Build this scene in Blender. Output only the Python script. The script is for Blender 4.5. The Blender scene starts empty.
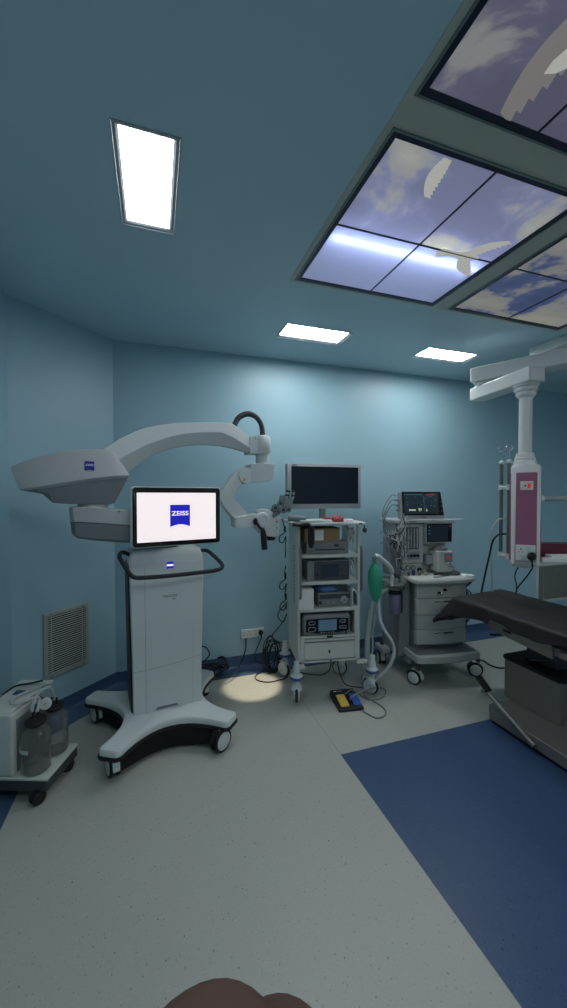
import bpy, bmesh, math, random
from mathutils import Vector, Matrix, noise

# ------------------------------------------------------------------ camera, world, exposure
W_PX, H_PX = 567.0, 1008.0
FOC = 384.0
YAW, PITCH, EYE = math.radians(18.5), math.radians(-1.3), 1.54
sc = bpy.context.scene
COL = sc.collection
cam_d = bpy.data.cameras.new('camera')
cam_d.sensor_fit = 'VERTICAL'
cam_d.sensor_height = 36.0
cam_d.lens = FOC / H_PX * 36.0
cam_d.clip_start = 0.01
cam = bpy.data.objects.new('camera', cam_d)
COL.objects.link(cam)
cam.location = (0, 0, EYE)
cam.rotation_euler = (math.radians(90) + PITCH, 0, -YAW)
sc.camera = cam
wd = bpy.data.worlds.new('world')
sc.world = wd
wd.use_nodes = True
wd.node_tree.nodes['Background'].inputs[0].default_value = (0.35, 0.45, 0.5, 1)
wd.node_tree.nodes['Background'].inputs[1].default_value = 0.02
vs = sc.view_settings
vs.view_transform = 'Standard'
vs.look = 'None'
vs.gamma = 1
vs.use_curve_mapping = False
vs.exposure = 0.08
LIGHT_POWER = 30.0        # emission of the ceiling light diffusers
TUBE_POWER = 60.0

# ------------------------------------------------------------------ helpers
FW = Vector((math.sin(YAW) * math.cos(PITCH), math.cos(YAW) * math.cos(PITCH), math.sin(PITCH)))
RT = Vector((math.cos(YAW), -math.sin(YAW), 0))
UP = RT.cross(FW)
EYEP = Vector((0, 0, EYE))
PI = math.pi
V = Vector
def ray(px, py):
    return FW + RT * ((px - W_PX / 2) / FOC) - UP * ((py - H_PX / 2) / FOC)
def at(px, py, y):                       # point on the sight line at world depth y
    d = ray(px, py); return EYEP + d * (y / d.y)
def onz(px, py, z):
    d = ray(px, py); return EYEP + d * ((z - EYE) / d.z)
def onpl(px, py, p0, n):
    d = ray(px, py); return EYEP + d * (n.dot(p0 - EYEP) / n.dot(d))
def s2l(c):
    c = c / 255.0
    return c / 12.92 if c <= 0.04045 else ((c + 0.055) / 1.055) ** 2.4
def rgb(r, g, b):
    return (s2l(r), s2l(g), s2l(b), 1)

MATS = {}
def mat(name, col, rough=0.5, metal=0.0, bump=0.0, bscale=60, var=0.0, vscale=8, alpha=1.0, trans=0.0, emit=0.0, coat=0.0, spec=0.5):
    m = bpy.data.materials.new(name); m.use_nodes = True
    nt = m.node_tree; p = nt.nodes['Principled BSDF']
    p.inputs['Base Color'].default_value = col
    p.inputs['Roughness'].default_value = rough
    p.inputs['Metallic'].default_value = metal
    p.inputs['Alpha'].default_value = alpha
    p.inputs['Transmission Weight'].default_value = trans
    p.inputs['Coat Weight'].default_value = coat
    p.inputs['Specular IOR Level'].default_value = spec
    if emit:
        p.inputs['Emission Color'].default_value = col
        p.inputs['Emission Strength'].default_value = emit
    tc = nt.nodes.new('ShaderNodeTexCoord')
    if var:
        n = nt.nodes.new('ShaderNodeTexNoise'); n.inputs['Scale'].default_value = vscale; n.inputs['Detail'].default_value = 4
        nt.links.new(tc.outputs['Object'], n.inputs['Vector'])
        mx = nt.nodes.new('ShaderNodeMix'); mx.data_type = 'RGBA'
        mx.inputs['A'].default_value = tuple(c * (1 - var) for c in col[:3]) + (1,)
        mx.inputs['B'].default_value = tuple(min(1, c * (1 + var)) for c in col[:3]) + (1,)
        nt.links.new(n.outputs['Fac'], mx.inputs['Factor'])
        nt.links.new(mx.outputs['Result'], p.inputs['Base Color'])
    if bump:
        n = nt.nodes.new('ShaderNodeTexNoise'); n.inputs['Scale'].default_value = bscale; n.inputs['Detail'].default_value = 3
        nt.links.new(tc.outputs['Object'], n.inputs['Vector'])
        b = nt.nodes.new('ShaderNodeBump'); b.inputs['Strength'].default_value = bump; b.inputs['Distance'].default_value = 0.003
        nt.links.new(n.outputs['Fac'], b.inputs['Height']); nt.links.new(b.outputs['Normal'], p.inputs['Normal'])
    MATS[name] = m
    return m

def smooth_path(pts, n=6):
    pts = [V(p) for p in pts]
    if len(pts) < 3: return pts
    out = []
    for i in range(len(pts) - 1):
        p0 = pts[i - 1] if i > 0 else pts[0] * 2 - pts[1]
        p1, p2 = pts[i], pts[i + 1]
        p3 = pts[i + 2] if i + 2 < len(pts) else pts[-1] * 2 - pts[-2]
        for k in range(n):
            t = k / n
            out.append(0.5 * ((2 * p1) + (-p0 + p2) * t + (2 * p0 - 5 * p1 + 4 * p2 - p3) * t * t + (-p0 + 3 * p1 - 3 * p2 + p3) * t ** 3))
    out.append(pts[-1])
    return out

class B:
    def __init__(s): s.bm = bmesh.new()
    def verts(s, co): return [s.bm.verts.new(c) for c in co]
    def face(s, vv):
        try: return s.bm.faces.new(vv)
        except ValueError: return None
    def box(s, x0, x1, y0, y1, z0, z1, M=None):
        co = [V((x, y, z)) for z in (z0, z1) for y in (y0, y1) for x in (x0, x1)]
        if M is not None: co = [M @ c for c in co]
        v = s.verts(co)
        for f in ((0, 2, 3, 1), (4, 5, 7, 6), (0, 1, 5, 4), (2, 6, 7, 3), (0, 4, 6, 2), (1, 3, 7, 5)): s.face([v[i] for i in f])
        return s
    def hexa(s, co):                      # 8 corners, bottom ring then top ring
        v = s.verts(co)
        for f in ((3, 2, 1, 0), (4, 5, 6, 7), (0, 1, 5, 4), (1, 2, 6, 5), (2, 3, 7, 6), (3, 0, 4, 7)): s.face([v[i] for i in f])
        return s
    def rings(s, rings, cap=True, closed=False):
        vr = [s.verts(r) for r in rings]
        n = len(vr[0])
        m = len(vr)
        for i in range(m if closed else m - 1):
            a, b = vr[i], vr[(i + 1) % m]
            for k in range(n): s.face([a[k], a[(k + 1) % n], b[(k + 1) % n], b[k]])
        if cap and not closed:
            s.face(vr[0][::-1]); s.face(vr[-1])
        return s
    def cyl(s, p, q, r, r2=None, seg=20):
        p, q = V(p), V(q); r2 = r if r2 is None else r2
        d = (q - p).normalized(); a = d.orthogonal().normalized(); b = d.cross(a)
        s.rings([[c + (a * math.cos(2 * PI * k / seg) + b * math.sin(2 * PI * k / seg)) * rr for k in range(seg)] for c, rr in ((p, r), (q, r2))])
        return s
    def tube(s, pts, r, seg=8, smooth=6, closed=False):
        P = smooth_path(pts, smooth) if smooth else [V(p) for p in pts]
        Q = [P[0]]
        for p in P[1:]:
            if (p - Q[-1]).length > 1e-5: Q.append(p)
        P = Q; rings = []; a = None
        for i, p in enumerate(P):
            t = (P[min(i + 1, len(P) - 1)] - P[max(i - 1, 0)]).normalized()
            a = t.orthogonal().normalized() if a is None else (a - t * a.dot(t)).normalized()
            b = t.cross(a)
            rr = r(i / (len(P) - 1)) if callable(r) else r
            rings.append([p + (a * math.cos(2 * PI * k / seg) + b * math.sin(2 * PI * k / seg)) * rr for k in range(seg)])
        s.rings(rings); return s
    def lathe(s, prof, c=(0, 0, 0), axis=(0, 0, 1), seg=28):
        c = V(c); d = V(axis).normalized(); a = d.orthogonal().normalized(); b = d.cross(a)
        s.rings([[c + d * h + (a * math.cos(2 * PI * k / seg) + b * math.sin(2 * PI * k / seg)) * max(r, 1e-4) for k in range(seg)] for r, h in prof])
        return s
    def prism(s, pts, f0, f1):            # pts 2d; f0/f1 map (u,v)->3d for both caps
        s.rings([[V(f0(u, v)) for u, v in pts], [V(f1(u, v)) for u, v in pts]]); return s
    def sphere(s, c, r, M=None, sub=3, sc3=(1, 1, 1)):
        mm = Matrix.Translation(V(c)) @ (M or Matrix.Identity(4)) @ Matrix.Diagonal((r * sc3[0], r * sc3[1], r * sc3[2], 1))
        bmesh.ops.create_uvsphere(s.bm, u_segments=20, v_segments=12, radius=1, matrix=mm); return s
    def done(s, name, m, parent=None, world=False, bevel=0, seg=2, ang=40, sub=0, smooth=True):
        bm = s.bm
        if world and parent is not None:
            bmesh.ops.transform(bm, matrix=world_inv(parent), verts=bm.verts)
        bmesh.ops.recalc_face_normals(bm, faces=bm.faces)
        me = bpy.data.meshes.new(name); bm.to_mesh(me); bm.free()
        if smooth or bevel:
            for p in me.polygons: p.use_smooth = True
            me.set_sharp_from_angle(angle=math.radians(ang))
        me.materials.append(MATS[m] if isinstance(m, str) else m)
        o = bpy.data.objects.new(name, me); COL.objects.link(o)
        if parent is not None: o.parent = parent
        if sub:
            k = o.modifiers.new('sub', 'SUBSURF'); k.levels = sub; k.render_levels = sub
        if bevel:
            k = o.modifiers.new('bevel', 'BEVEL'); k.width = bevel; k.segments = seg; k.limit_method = 'ANGLE'; k.harden_normals = True; k.angle_limit = math.radians(ang)
        return o

def world_inv(o):
    M = Matrix.Identity(4)
    while o is not None:
        M = Matrix.Translation(o.location) @ o.rotation_euler.to_matrix().to_4x4() @ M
        o = o.parent
    return M.inverted()

def tag(o, label, cat, group=None):
    o['label'] = label; o['category'] = cat
    if group: o['group'] = group
    return o
def thing(name, label, cat, loc=(0, 0, 0), rz=0.0, group=None):
    o = bpy.data.objects.new(name, None); COL.objects.link(o)
    o.empty_display_size = 0.05
    o.location = loc; o.rotation_euler = (0, 0, math.radians(rz))
    return tag(o, label, cat, group)
def struct(o):
    o['kind'] = 'structure'; return o
def text(s_, size, m, parent, M, extrude=0.0004, name='lettering', space=1.0, xs=1.0, bold=0.0):
    cu = bpy.data.curves.new('font_curve', 'FONT'); cu.body = s_; cu.size = size; cu.extrude = extrude
    cu.align_x = 'CENTER'; cu.align_y = 'CENTER'; cu.space_character = space; cu.offset = bold
    t = bpy.data.objects.new('font_tmp', cu); COL.objects.link(t)
    bpy.context.view_layer.update()
    me = bpy.data.meshes.new_from_object(t.evaluated_get(bpy.context.evaluated_depsgraph_get()))
    bpy.data.objects.remove(t)
    me.transform(M @ Matrix.Diagonal((xs, 1, 1, 1)))
    me.materials.clear(); me.materials.append(MATS[m]); me.name = name
    o = bpy.data.objects.new(name, me); COL.objects.link(o); o.parent = parent
    return o
def face_m(c, xdir=(1, 0, 0), up=(0, 0, 1)):   # text frame: x along xdir, y along up
    x = V(xdir).normalized(); u = V(up); u = (u - x * u.dot(x)).normalized(); n = x.cross(u)
    M = Matrix((x, u, n)).transposed().to_4x4(); M.translation = V(c); return M

# ------------------------------------------------------------------ materials
mat('white_plastic', rgb(205, 212, 210), 0.42, var=0.02)
mat('cream_plastic', rgb(200, 205, 198), 0.45, var=0.03)
mat('grey_plastic', rgb(150, 156, 158), 0.45, var=0.03)
mat('anes_grey', rgb(180, 184, 180), 0.45, var=0.03)
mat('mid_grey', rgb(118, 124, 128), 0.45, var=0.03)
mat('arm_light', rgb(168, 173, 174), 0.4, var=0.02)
mat('arm_grey', rgb(128, 133, 136), 0.4, var=0.02)
mat('dark_grey', rgb(62, 66, 70), 0.5)
mat('device_grey', rgb(120, 126, 126), 0.45, var=0.03)
mat('black_plastic', rgb(20, 21, 23), 0.45)
mat('black_rubber', rgb(24, 25, 27), 0.7, bump=0.2, bscale=200)
mat('black_matte', rgb(12, 12, 13), 0.85)
mat('cable_black', rgb(18, 18, 20), 0.55)
mat('cable_grey', rgb(125, 130, 128), 0.5)
mat('cable_white', rgb(190, 195, 192), 0.5)
mat('bezel_black', rgb(10, 10, 12), 0.2, coat=0.3)
mat('dead_screen', rgb(8, 17, 28), 0.18)
mat('steel', rgb(150, 146, 140), 0.36, 0.6, bump=0.15, bscale=12, var=0.06, vscale=5)
mat('dark_steel', rgb(138, 135, 130), 0.42, 0.45, var=0.08, vscale=4)
mat('chrome', rgb(200, 200, 200), 0.18, 1.0)
mat('side_ink', rgb(40, 62, 110), 0.5)
mat('logo_blue', rgb(20, 30, 150), 0.4)
mat('logo_blue_lit', rgb(24, 24, 175), 0.4, emit=0.75)
mat('white_lit', rgb(235, 222, 222), 0.4, emit=0.85)
mat('white_ink', rgb(235, 235, 240), 0.4)
mat('warn_yellow', rgb(215, 165, 40), 0.5)
mat('pink_panel', rgb(160, 98, 126), 0.38, var=0.04)
mat('maroon', rgb(90, 22, 42), 0.45)
mat('skirt_blue', rgb(62, 88, 120), 0.45, bump=0.1, var=0.08, vscale=40)
mat('blue_ring', rgb(48, 78, 130), 0.5)
mat('bag_green', rgb(45, 160, 125), 0.5, var=0.06, vscale=14)
mat('cardboard', rgb(150, 125, 92), 0.8, var=0.06)
mat('paper', rgb(225, 225, 222), 0.8)
mat('blue_cloth', rgb(80, 118, 170), 0.7, bump=0.5, bscale=40)
mat('red_rubber', rgb(160, 62, 68), 0.5)
mat('drape_black', rgb(38, 33, 35), 0.6, bump=0.3, bscale=18, var=0.15, vscale=7)
mat('yellow_pedal', rgb(214, 178, 84), 0.5)
mat('blue_pedal', rgb(42, 84, 165), 0.5)
mat('skin', rgb(84, 60, 50), 0.6, var=0.1, vscale=60)
mat('orange_bottle', rgb(165, 110, 75), 0.4)
mat('amber', rgb(130, 65, 45), 0.4)
mat('lime', rgb(160, 165, 95), 0.4)
mat('violet_plastic', rgb(120, 118, 150), 0.4)
mat('red_lit', rgb(200, 35, 28), 0.4, emit=0.6)
mat('screen_glow', rgb(28, 44, 54), 0.25, emit=0.35)
mat('device_screen', rgb(92, 122, 145), 0.3, emit=0.12)
mat('dim_screen', rgb(30, 42, 55), 0.25, emit=0.15)
mat('ui_text', rgb(185, 195, 160), 0.4, emit=0.6)
mat('ui_cyan', rgb(70, 120, 135), 0.4, emit=0.5)
mat('ui_red', rgb(150, 50, 55), 0.4, emit=0.6)
mat('louver_grey', rgb(165, 165, 158), 0.5)
mat('vent_frame', rgb(160, 168, 160), 0.5)
mat('vent_slat', rgb(190, 195, 186), 0.5)
mat('light_frame', rgb(150, 158, 164), 0.5)
mat('tray_grey', rgb(188, 190, 180), 0.42, var=0.05, vscale=2)
mat('print_frame', rgb(30, 40, 62), 0.35, 0.3)
mat('frame_alu', rgb(120, 140, 140), 0.35, 0.5)
mat('enamel_white', rgb(222, 224, 220), 0.28, coat=0.2)
mat('pole_grey', rgb(120, 118, 112), 0.4, 0.4)

def wall_mat():
    m = bpy.data.materials.new('wall_paint'); m.use_nodes = True
    nt = m.node_tree; p = nt.nodes['Principled BSDF']; p.inputs['Roughness'].default_value = 0.42
    tc = nt.nodes.new('ShaderNodeTexCoord'); n = nt.nodes.new('ShaderNodeTexNoise'); n.inputs['Scale'].default_value = 1.2
    n2 = nt.nodes.new('ShaderNodeTexNoise'); n2.inputs['Scale'].default_value = 140
    nt.links.new(tc.outputs['Object'], n.inputs['Vector']); nt.links.new(tc.outputs['Object'], n2.inputs['Vector'])
    mx = nt.nodes.new('ShaderNodeMix'); mx.data_type = 'RGBA'
    mx.inputs['A'].default_value = WALL_A; mx.inputs['B'].default_value = WALL_B
    nt.links.new(n.outputs['Fac'], mx.inputs['Factor']); nt.links.new(mx.outputs['Result'], p.inputs['Base Color'])
    b = nt.nodes.new('ShaderNodeBump'); b.inputs['Strength'].default_value = 0.06; b.inputs['Distance'].default_value = 0.002
    nt.links.new(n2.outputs['Fac'], b.inputs['Height']); nt.links.new(b.outputs['Normal'], p.inputs['Normal'])
    MATS['wall_paint'] = m
mat('ceiling_paint', rgb(180, 208, 218), 0.5, var=0.02, vscale=1.5)
WALL_A = rgb(154, 190, 203); WALL_B = rgb(160, 195, 207)
wall_mat()

def floor_mat():
    m = bpy.data.materials.new('floor_vinyl'); m.use_nodes = True
    nt = m.node_tree; p = nt.nodes['Principled BSDF']; p.inputs['Roughness'].default_value = 0.42
    L = nt.links
    def nd(t, **kw):
        n = nt.nodes.new(t)
        for k, v in kw.items(): setattr(n, k, v)
        return n
    def mth(op, a, b=None, c=None):
        n = nd('ShaderNodeMath', operation=op)
        for i, v in enumerate((a, b, c)):
            if v is None: continue
            if isinstance(v, (int, float)): n.inputs[i].default_value = v
            else: L.new(v, n.inputs[i])
        return n.outputs[0]
    def mix(f, a, b):
        n = nd('ShaderNodeMix', data_type='RGBA')
        if isinstance(f, (int, float)): n.inputs['Factor'].default_value = f
        else: L.new(f, n.inputs['Factor'])
        for k, v in (('A', a), ('B', b)):
            if isinstance(v, tuple): n.inputs[k].default_value = v
            else: L.new(v, n.inputs[k])
        return n.outputs['Result']
    tc = nd('ShaderNodeTexCoord'); sp = nd('ShaderNodeSeparateXYZ'); L.new(tc.outputs['Object'], sp.inputs[0])
    X, Y = sp.outputs['X'], sp.outputs['Y']
    inl = mth('MULTIPLY', mth('MULTIPLY', mth('GREATER_THAN', X, 1.036), mth('LESS_THAN', Y, 2.022)), mth('MULTIPLY', mth('LESS_THAN', X, 3.3), mth('GREATER_THAN', Y, -0.6)))
    seam1 = mth('MULTIPLY', mth('LESS_THAN', mth('ABSOLUTE', mth('SUBTRACT', X, 1.036)), 0.0022), mth('GREATER_THAN', Y, -0.6))
    seam2 = mth('MULTIPLY', mth('LESS_THAN', mth('ABSOLUTE', mth('SUBTRACT', Y, 2.022)), 0.0022), mth('GREATER_THAN', X, 1.036))
    # speckles
    def speck(scale, thr, seed):
        v = nd('ShaderNodeTexVoronoi'); v.inputs['Scale'].default_value = scale
        mp = nd('ShaderNodeMapping'); mp.inputs['Location'].default_value = (seed, seed * 2, 0); mp.inputs['Scale'].default_value = (1, 0.75, 1)
        wp = nd('ShaderNodeTexNoise'); wp.inputs['Scale'].default_value = 60
        L.new(tc.outputs['Object'], mp.inputs[0]); L.new(tc.outputs['Object'], wp.inputs['Vector'])
        add = nd('ShaderNodeVectorMath', operation='MULTIPLY_ADD'); L.new(wp.outputs['Color'], add.inputs[0]); add.inputs[1].default_value = (0.01, 0.01, 0); L.new(mp.outputs[0], add.inputs[2])
        L.new(add.outputs[0], v.inputs['Vector'])
        sr = nd('ShaderNodeSeparateColor'); L.new(v.outputs['Color'], sr.inputs[0])
        return mth('MULTIPLY', mth('LESS_THAN', v.outputs['Distance'], thr), mth('GREATER_THAN', sr.outputs[0], 0.62))
    s1 = speck(85, 0.17, 3.1); s2 = speck(44, 0.11, 7.7); s3 = speck(110, 0.22, 11.0)
    n = nd('ShaderNodeTexNoise'); n.inputs['Scale'].default_value = 2.2; n.inputs['Detail'].default_value = 5; L.new(tc.outputs['Object'], n.inputs['Vector'])
    n2 = nd('ShaderNodeTexNoise'); n2.inputs['Scale'].default_value = 90; n2.inputs['Detail'].default_value = 2; L.new(tc.outputs['Object'], n2.inputs['Vector'])
    g = mix(n.outputs['Fac'], FLOOR_A, FLOOR_B)
    g = mix(mth('MULTIPLY', n2.outputs['Fac'], 0.22), g, rgb(120, 128, 124))
    g = mix(mth('MULTIPLY', s1, 0.45), g, rgb(70, 82, 86)); g = mix(mth('MULTIPLY', s2, 0.6), g, rgb(60, 70, 80)); g = mix(mth('MULTIPLY', s3, 0.25), g, rgb(195, 200, 196))
    b = mix(n.outputs['Fac'], rgb(54, 78, 112), rgb(62, 87, 122))
    b = mix(mth('MULTIPLY', n2.outputs['Fac'], 0.25), b, rgb(40, 62, 108))
    b = mix(mth('MULTIPLY', s1, 0.7), b, rgb(20, 32, 66)); b = mix(mth('MULTIPLY', s2, 0.85), b, rgb(18, 28, 55)); b = mix(mth('MULTIPLY', s3, 0.35), b, rgb(95, 125, 165))
    c = mix(inl, g, b)
    c = mix(mth('MULTIPLY', mth('MAXIMUM', seam1, seam2), 0.5), c, rgb(70, 80, 84))
    L.new(c, p.inputs['Base Color'])
    bp = nd('ShaderNodeBump'); bp.inputs['Strength'].default_value = 0.1; bp.inputs['Distance'].default_value = 0.002
    L.new(n2.outputs['Fac'], bp.inputs['Height']); L.new(bp.outputs['Normal'], p.inputs['Normal'])
    MATS['floor_vinyl'] = m
FLOOR_A = rgb(172, 175, 166); FLOOR_B = rgb(182, 184, 175)
floor_mat()

def emission_mat(name, col, power):
    m = bpy.data.materials.new(name); m.use_nodes = True
    nt = m.node_tree; nt.nodes.remove(nt.nodes['Principled BSDF'])
    e = nt.nodes.new('ShaderNodeEmission'); e.inputs[0].default_value = col; e.inputs[1].default_value = power
    nt.links.new(e.outputs[0], nt.nodes['Material Output'].inputs[0]); MATS[name] = m
for k_, p_ in enumerate((0.55, 1.05, 0.95, 0.40, 1.0, 1.25, 1.6)): emission_mat('diffuser_lit_%d' % k_, (0.95, 0.98, 1.0, 1), LIGHT_POWER * p_)
emission_mat('tube_lit', (0.92, 0.96, 1.0, 1), TUBE_POWER)

def sky_mat(name, seed, base, glow, thr=0.5):      # backlit printed sky on a translucent sheet
    m = bpy.data.materials.new(name); m.use_nodes = True
    nt = m.node_tree; L = nt.links; nt.nodes.remove(nt.nodes['Principled BSDF'])
    tc = nt.nodes.new('ShaderNodeTexCoord')
    mp = nt.nodes.new('ShaderNodeMapping'); mp.inputs['Location'].default_value = (seed, seed * 1.7, seed * 0.3); L.new(tc.outputs['Object'], mp.inputs[0])
    n = nt.nodes.new('ShaderNodeTexNoise'); n.inputs['Scale'].default_value = 2.6; n.inputs['Detail'].default_value = 9; n.inputs['Roughness'].default_value = 0.55; n.inputs['Distortion'].default_value = 0.35
    L.new(mp.outputs[0], n.inputs['Vector'])
    cr = nt.nodes.new('ShaderNodeValToRGB'); L.new(n.outputs['Fac'], cr.inputs[0])
    el = cr.color_ramp.elements
    el[0].position = thr - 0.06; el[0].color = base
    el[1].position = thr + 0.24; el[1].color = rgb(208, 203, 190)
    e = el.new(thr); e.color = tuple(c * 1.15 for c in base[:3]) + (1,)
    e = el.new(thr + 0.035); e.color = rgb(180, 180, 180)
    tr = nt.nodes.new('ShaderNodeBsdfTranslucent'); df = nt.nodes.new('ShaderNodeBsdfDiffuse'); em = nt.nodes.new('ShaderNodeEmission'); gl = nt.nodes.new('ShaderNodeBsdfGlossy')
    for q in (tr, df, em): L.new(cr.outputs[0], q.inputs[0])
    em.inputs[1].default_value = glow; gl.inputs['Roughness'].default_value = 0.12
    a = nt.nodes.new('ShaderNodeMixShader'); a.inputs[0].default_value = 0.35; L.new(tr.outputs[0], a.inputs[1]); L.new(df.outputs[0], a.inputs[2])
    b = nt.nodes.new('ShaderNodeAddShader'); L.new(a.outputs[0], b.inputs[0]); L.new(em.outputs[0], b.inputs[1])
    c = nt.nodes.new('ShaderNodeMixShader'); c.inputs[0].default_value = 0.05; L.new(b.outputs[0], c.inputs[1]); L.new(gl.outputs[0], c.inputs[2])
    L.new(c.outputs[0], nt.nodes['Material Output'].inputs[0]); MATS[name] = m
sky_mat('sky_print', 4.3, rgb(150, 153, 176), 0.28, 0.49)
sky_mat('sky_print_clear', 2.0, rgb(158, 164, 188), 0.27, 0.72)
sky_mat('sky_print_dark', 9.1, rgb(104, 120, 160), 0.22, 0.46)
sky_mat('sky_print_near', 1.4, rgb(128, 128, 150), 0.27, 0.54)
mat('dove_white', rgb(222, 216, 206), 0.6, emit=0.38)
mat('dove_shade', rgb(150, 142, 142), 0.6, emit=0.12)
mat('dove_tan', rgb(168, 158, 154), 0.6, emit=0.3)

m = mat('jar_glass', rgb(130, 132, 124), 0.05, trans=0.0, alpha=0.14, coat=1.0)
mat('hose_clear', rgb(190, 200, 200), 0.25, alpha=0.5)
mat('clear_bag', rgb(200, 208, 206), 0.2, alpha=0.35)

# ------------------------------------------------------------------ the room
CZ = 2.778
XL, XR, YB, YF = -0.86, 5.2, 3.356, -2.2
CH = 0.549                           # the cut corner between left wall and back wall
LIGHTS = [(-0.130, 0.092, 1.405, 1.918), (0.905, 1.440, 2.640, 2.880), (2.187, 2.730, 2.690, 2.915),
          (-0.140, 0.100, -0.45, 0.08), (0.905, 1.440, -0.95, -0.71), (2.187, 2.730, -0.95, -0.71), (3.75, 3.99, -0.45, 0.08)]
TRAY = (0.742, 2.90, 0.00, 2.118)
SKIES = [(0.783, 1.712, 1.147, 2.077), (1.862, 2.842, 1.147, 2.080), (0.783, 1.712, 0.075, 1.005)]

def flat(name, cells_x, cells_y, holes, z, m, up):
    b = B()
    xs = sorted(set(cells_x)); ys = sorted(set(cells_y))
    vv = {}
    def vt(i, j):
        if (i, j) not in vv: vv[(i, j)] = b.bm.verts.new((xs[i], ys[j], z))
        return vv[(i, j)]
    for i in range(len(xs) - 1):
        for j in range(len(ys) - 1):
            cx, cy = (xs[i] + xs[i + 1]) / 2, (ys[j] + ys[j + 1]) / 2
            if any(h[0] < cx < h[1] and h[2] < cy < h[3] for h in holes): continue
            b.face([vt(i, j), vt(i + 1, j), vt(i + 1, j + 1), vt(i, j + 1)])
    r = bmesh.ops.extrude_face_region(b.bm, geom=list(b.bm.faces))
    bmesh.ops.translate(b.bm, vec=(0, 0, 0.012 if up else -0.012), verts=[g for g in r['geom'] if isinstance(g, bmesh.types.BMVert)])
    return b.done(name, m, smooth=False)

holes = LIGHTS + [TRAY]
struct(flat('ceiling', [XL - 0.05, XR + 0.05] + [v for h in holes for v in h[:2]], [YF - 0.05, YB + 0.05] + [v for h in holes for v in h[2:]], holes, CZ, 'ceiling_paint', True))
tr = flat('trim_1', list(TRAY[:2]) + [v for h in SKIES for v in h[:2]], list(TRAY[2:]) + [v for h in SKIES for v in h[2:]], SKIES, CZ - 0.003, 'tray_grey', True)
struct(tr)
b = B(); b.box(TRAY[0], TRAY[1], TRAY[2], TRAY[3], CZ + 0.14, CZ + 0.15); struct(b.done('trim_2', 'white_plastic'))
struct(B().box(XL - 0.3, XR + 0.1, YF - 0.1, YB + 0.2, -0.05, 0.0).done('floor', 'floor_vinyl', smooth=False))
def wall(name, p, q, t=0.1):
    p, q = V((*p, 0)), V((*q, 0)); d = (q - p).normalized(); n = V((d.y, -d.x, 0)) * -1     # outward to the left of travel
    b = B(); co = [p, q, q + n * t, p + n * t]
    b.hexa([c + V((0, 0, 0)) for c in co] + [c + V((0, 0, CZ + 0.01)) for c in co]); struct(b.done(name, 'wall_paint', smooth=False))
def base(name, p, q, h=0.105, w=0.175, miter0=0, miter1=0):  # coved vinyl: up the wall and out on the floor
    p, q = V((*p, 0)), V((*q, 0)); d = (q - p).normalized(); n = V((d.y, -d.x, 0))           # inward
    prof = [(0.0, h), (0.006, h), (0.007, 0.03), (0.012, 0.014), (0.028, 0.0055), (w, 0.004), (w, 0.0), (0.0, 0.0)]
    b = B(); b.rings([[p + d * (u * miter0) + n * u + V((0, 0, z)) for u, z in prof], [q - d * (u * miter1) + n * u + V((0, 0, z)) for u, z in prof]])
    struct(b.done(name, 'skirt_blue', ang=60))
P0, P1, P2, P3 = (XL, YF), (XL, YB - CH), (XL + CH, YB), (XR, YB)
wall('wall_left', P0, P1); wall('wall_corner', P1, P2); wall('wall_back', P2, P3); wall('wall_right', P3, (XR, YF)); wall('wall_front', (XR, YF), P0)
t8 = math.tan(math.radians(22.5))
base('baseboard_left', P0, P1, miter1=t8); base('baseboard_corner', P1, P2, miter0=t8, miter1=t8); base('baseboard_back', P2, P3, miter0=t8, miter1=1.0)
base('baseboard_right', P3, (XR, YF), miter0=1.0)

# ------------------------------------------------------------------ ceiling lights
lab = ['long ceiling light panel set lengthwise, alone on the left of the ceiling', 'ceiling light panel above the white equipment trolley', 'ceiling light panel above the anaesthesia machine',
       'ceiling light panel behind the viewer on the left', 'ceiling light panel behind the viewer beyond the sky pictures', 'ceiling light panel behind the viewer at the far end', 'ceiling light panel out of view on the right']
for k_, ((x0, x1, y0, y1), lb) in enumerate(zip(LIGHTS, lab)):
    cx, cy = (x0 + x1) / 2, (y0 + y1) / 2; hx, hy = (x1 - x0) / 2, (y1 - y0) / 2
    t = thing('ceiling_light', lb, 'ceiling light', (cx, cy, CZ), 0, 'recessed ceiling lights')
    b = B()
    def rect(e, z): return [V((sx * (hx + e), sy * (hy + e), z)) for sx, sy in ((-1, -1), (1, -1), (1, 1), (-1, 1))]
    b.rings([rect(0.004, 0.002), rect(0.004, -0.003), rect(0.001, -0.003), rect(-0.001, 0.0), rect(-0.012, 0.001), rect(-0.021, 0.006), rect(-0.021, 0.022), rect(0.0, 0.022)], cap=False, closed=True); b.done('frame', 'light_frame', t, smooth=False)
    B().box(-hx + 0.0205, hx - 0.0205, -hy + 0.0205, hy - 0.0205, 0.008, 0.012).done('diffuser', 'diffuser_lit_%d' % k_, t, smooth=False)

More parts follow.
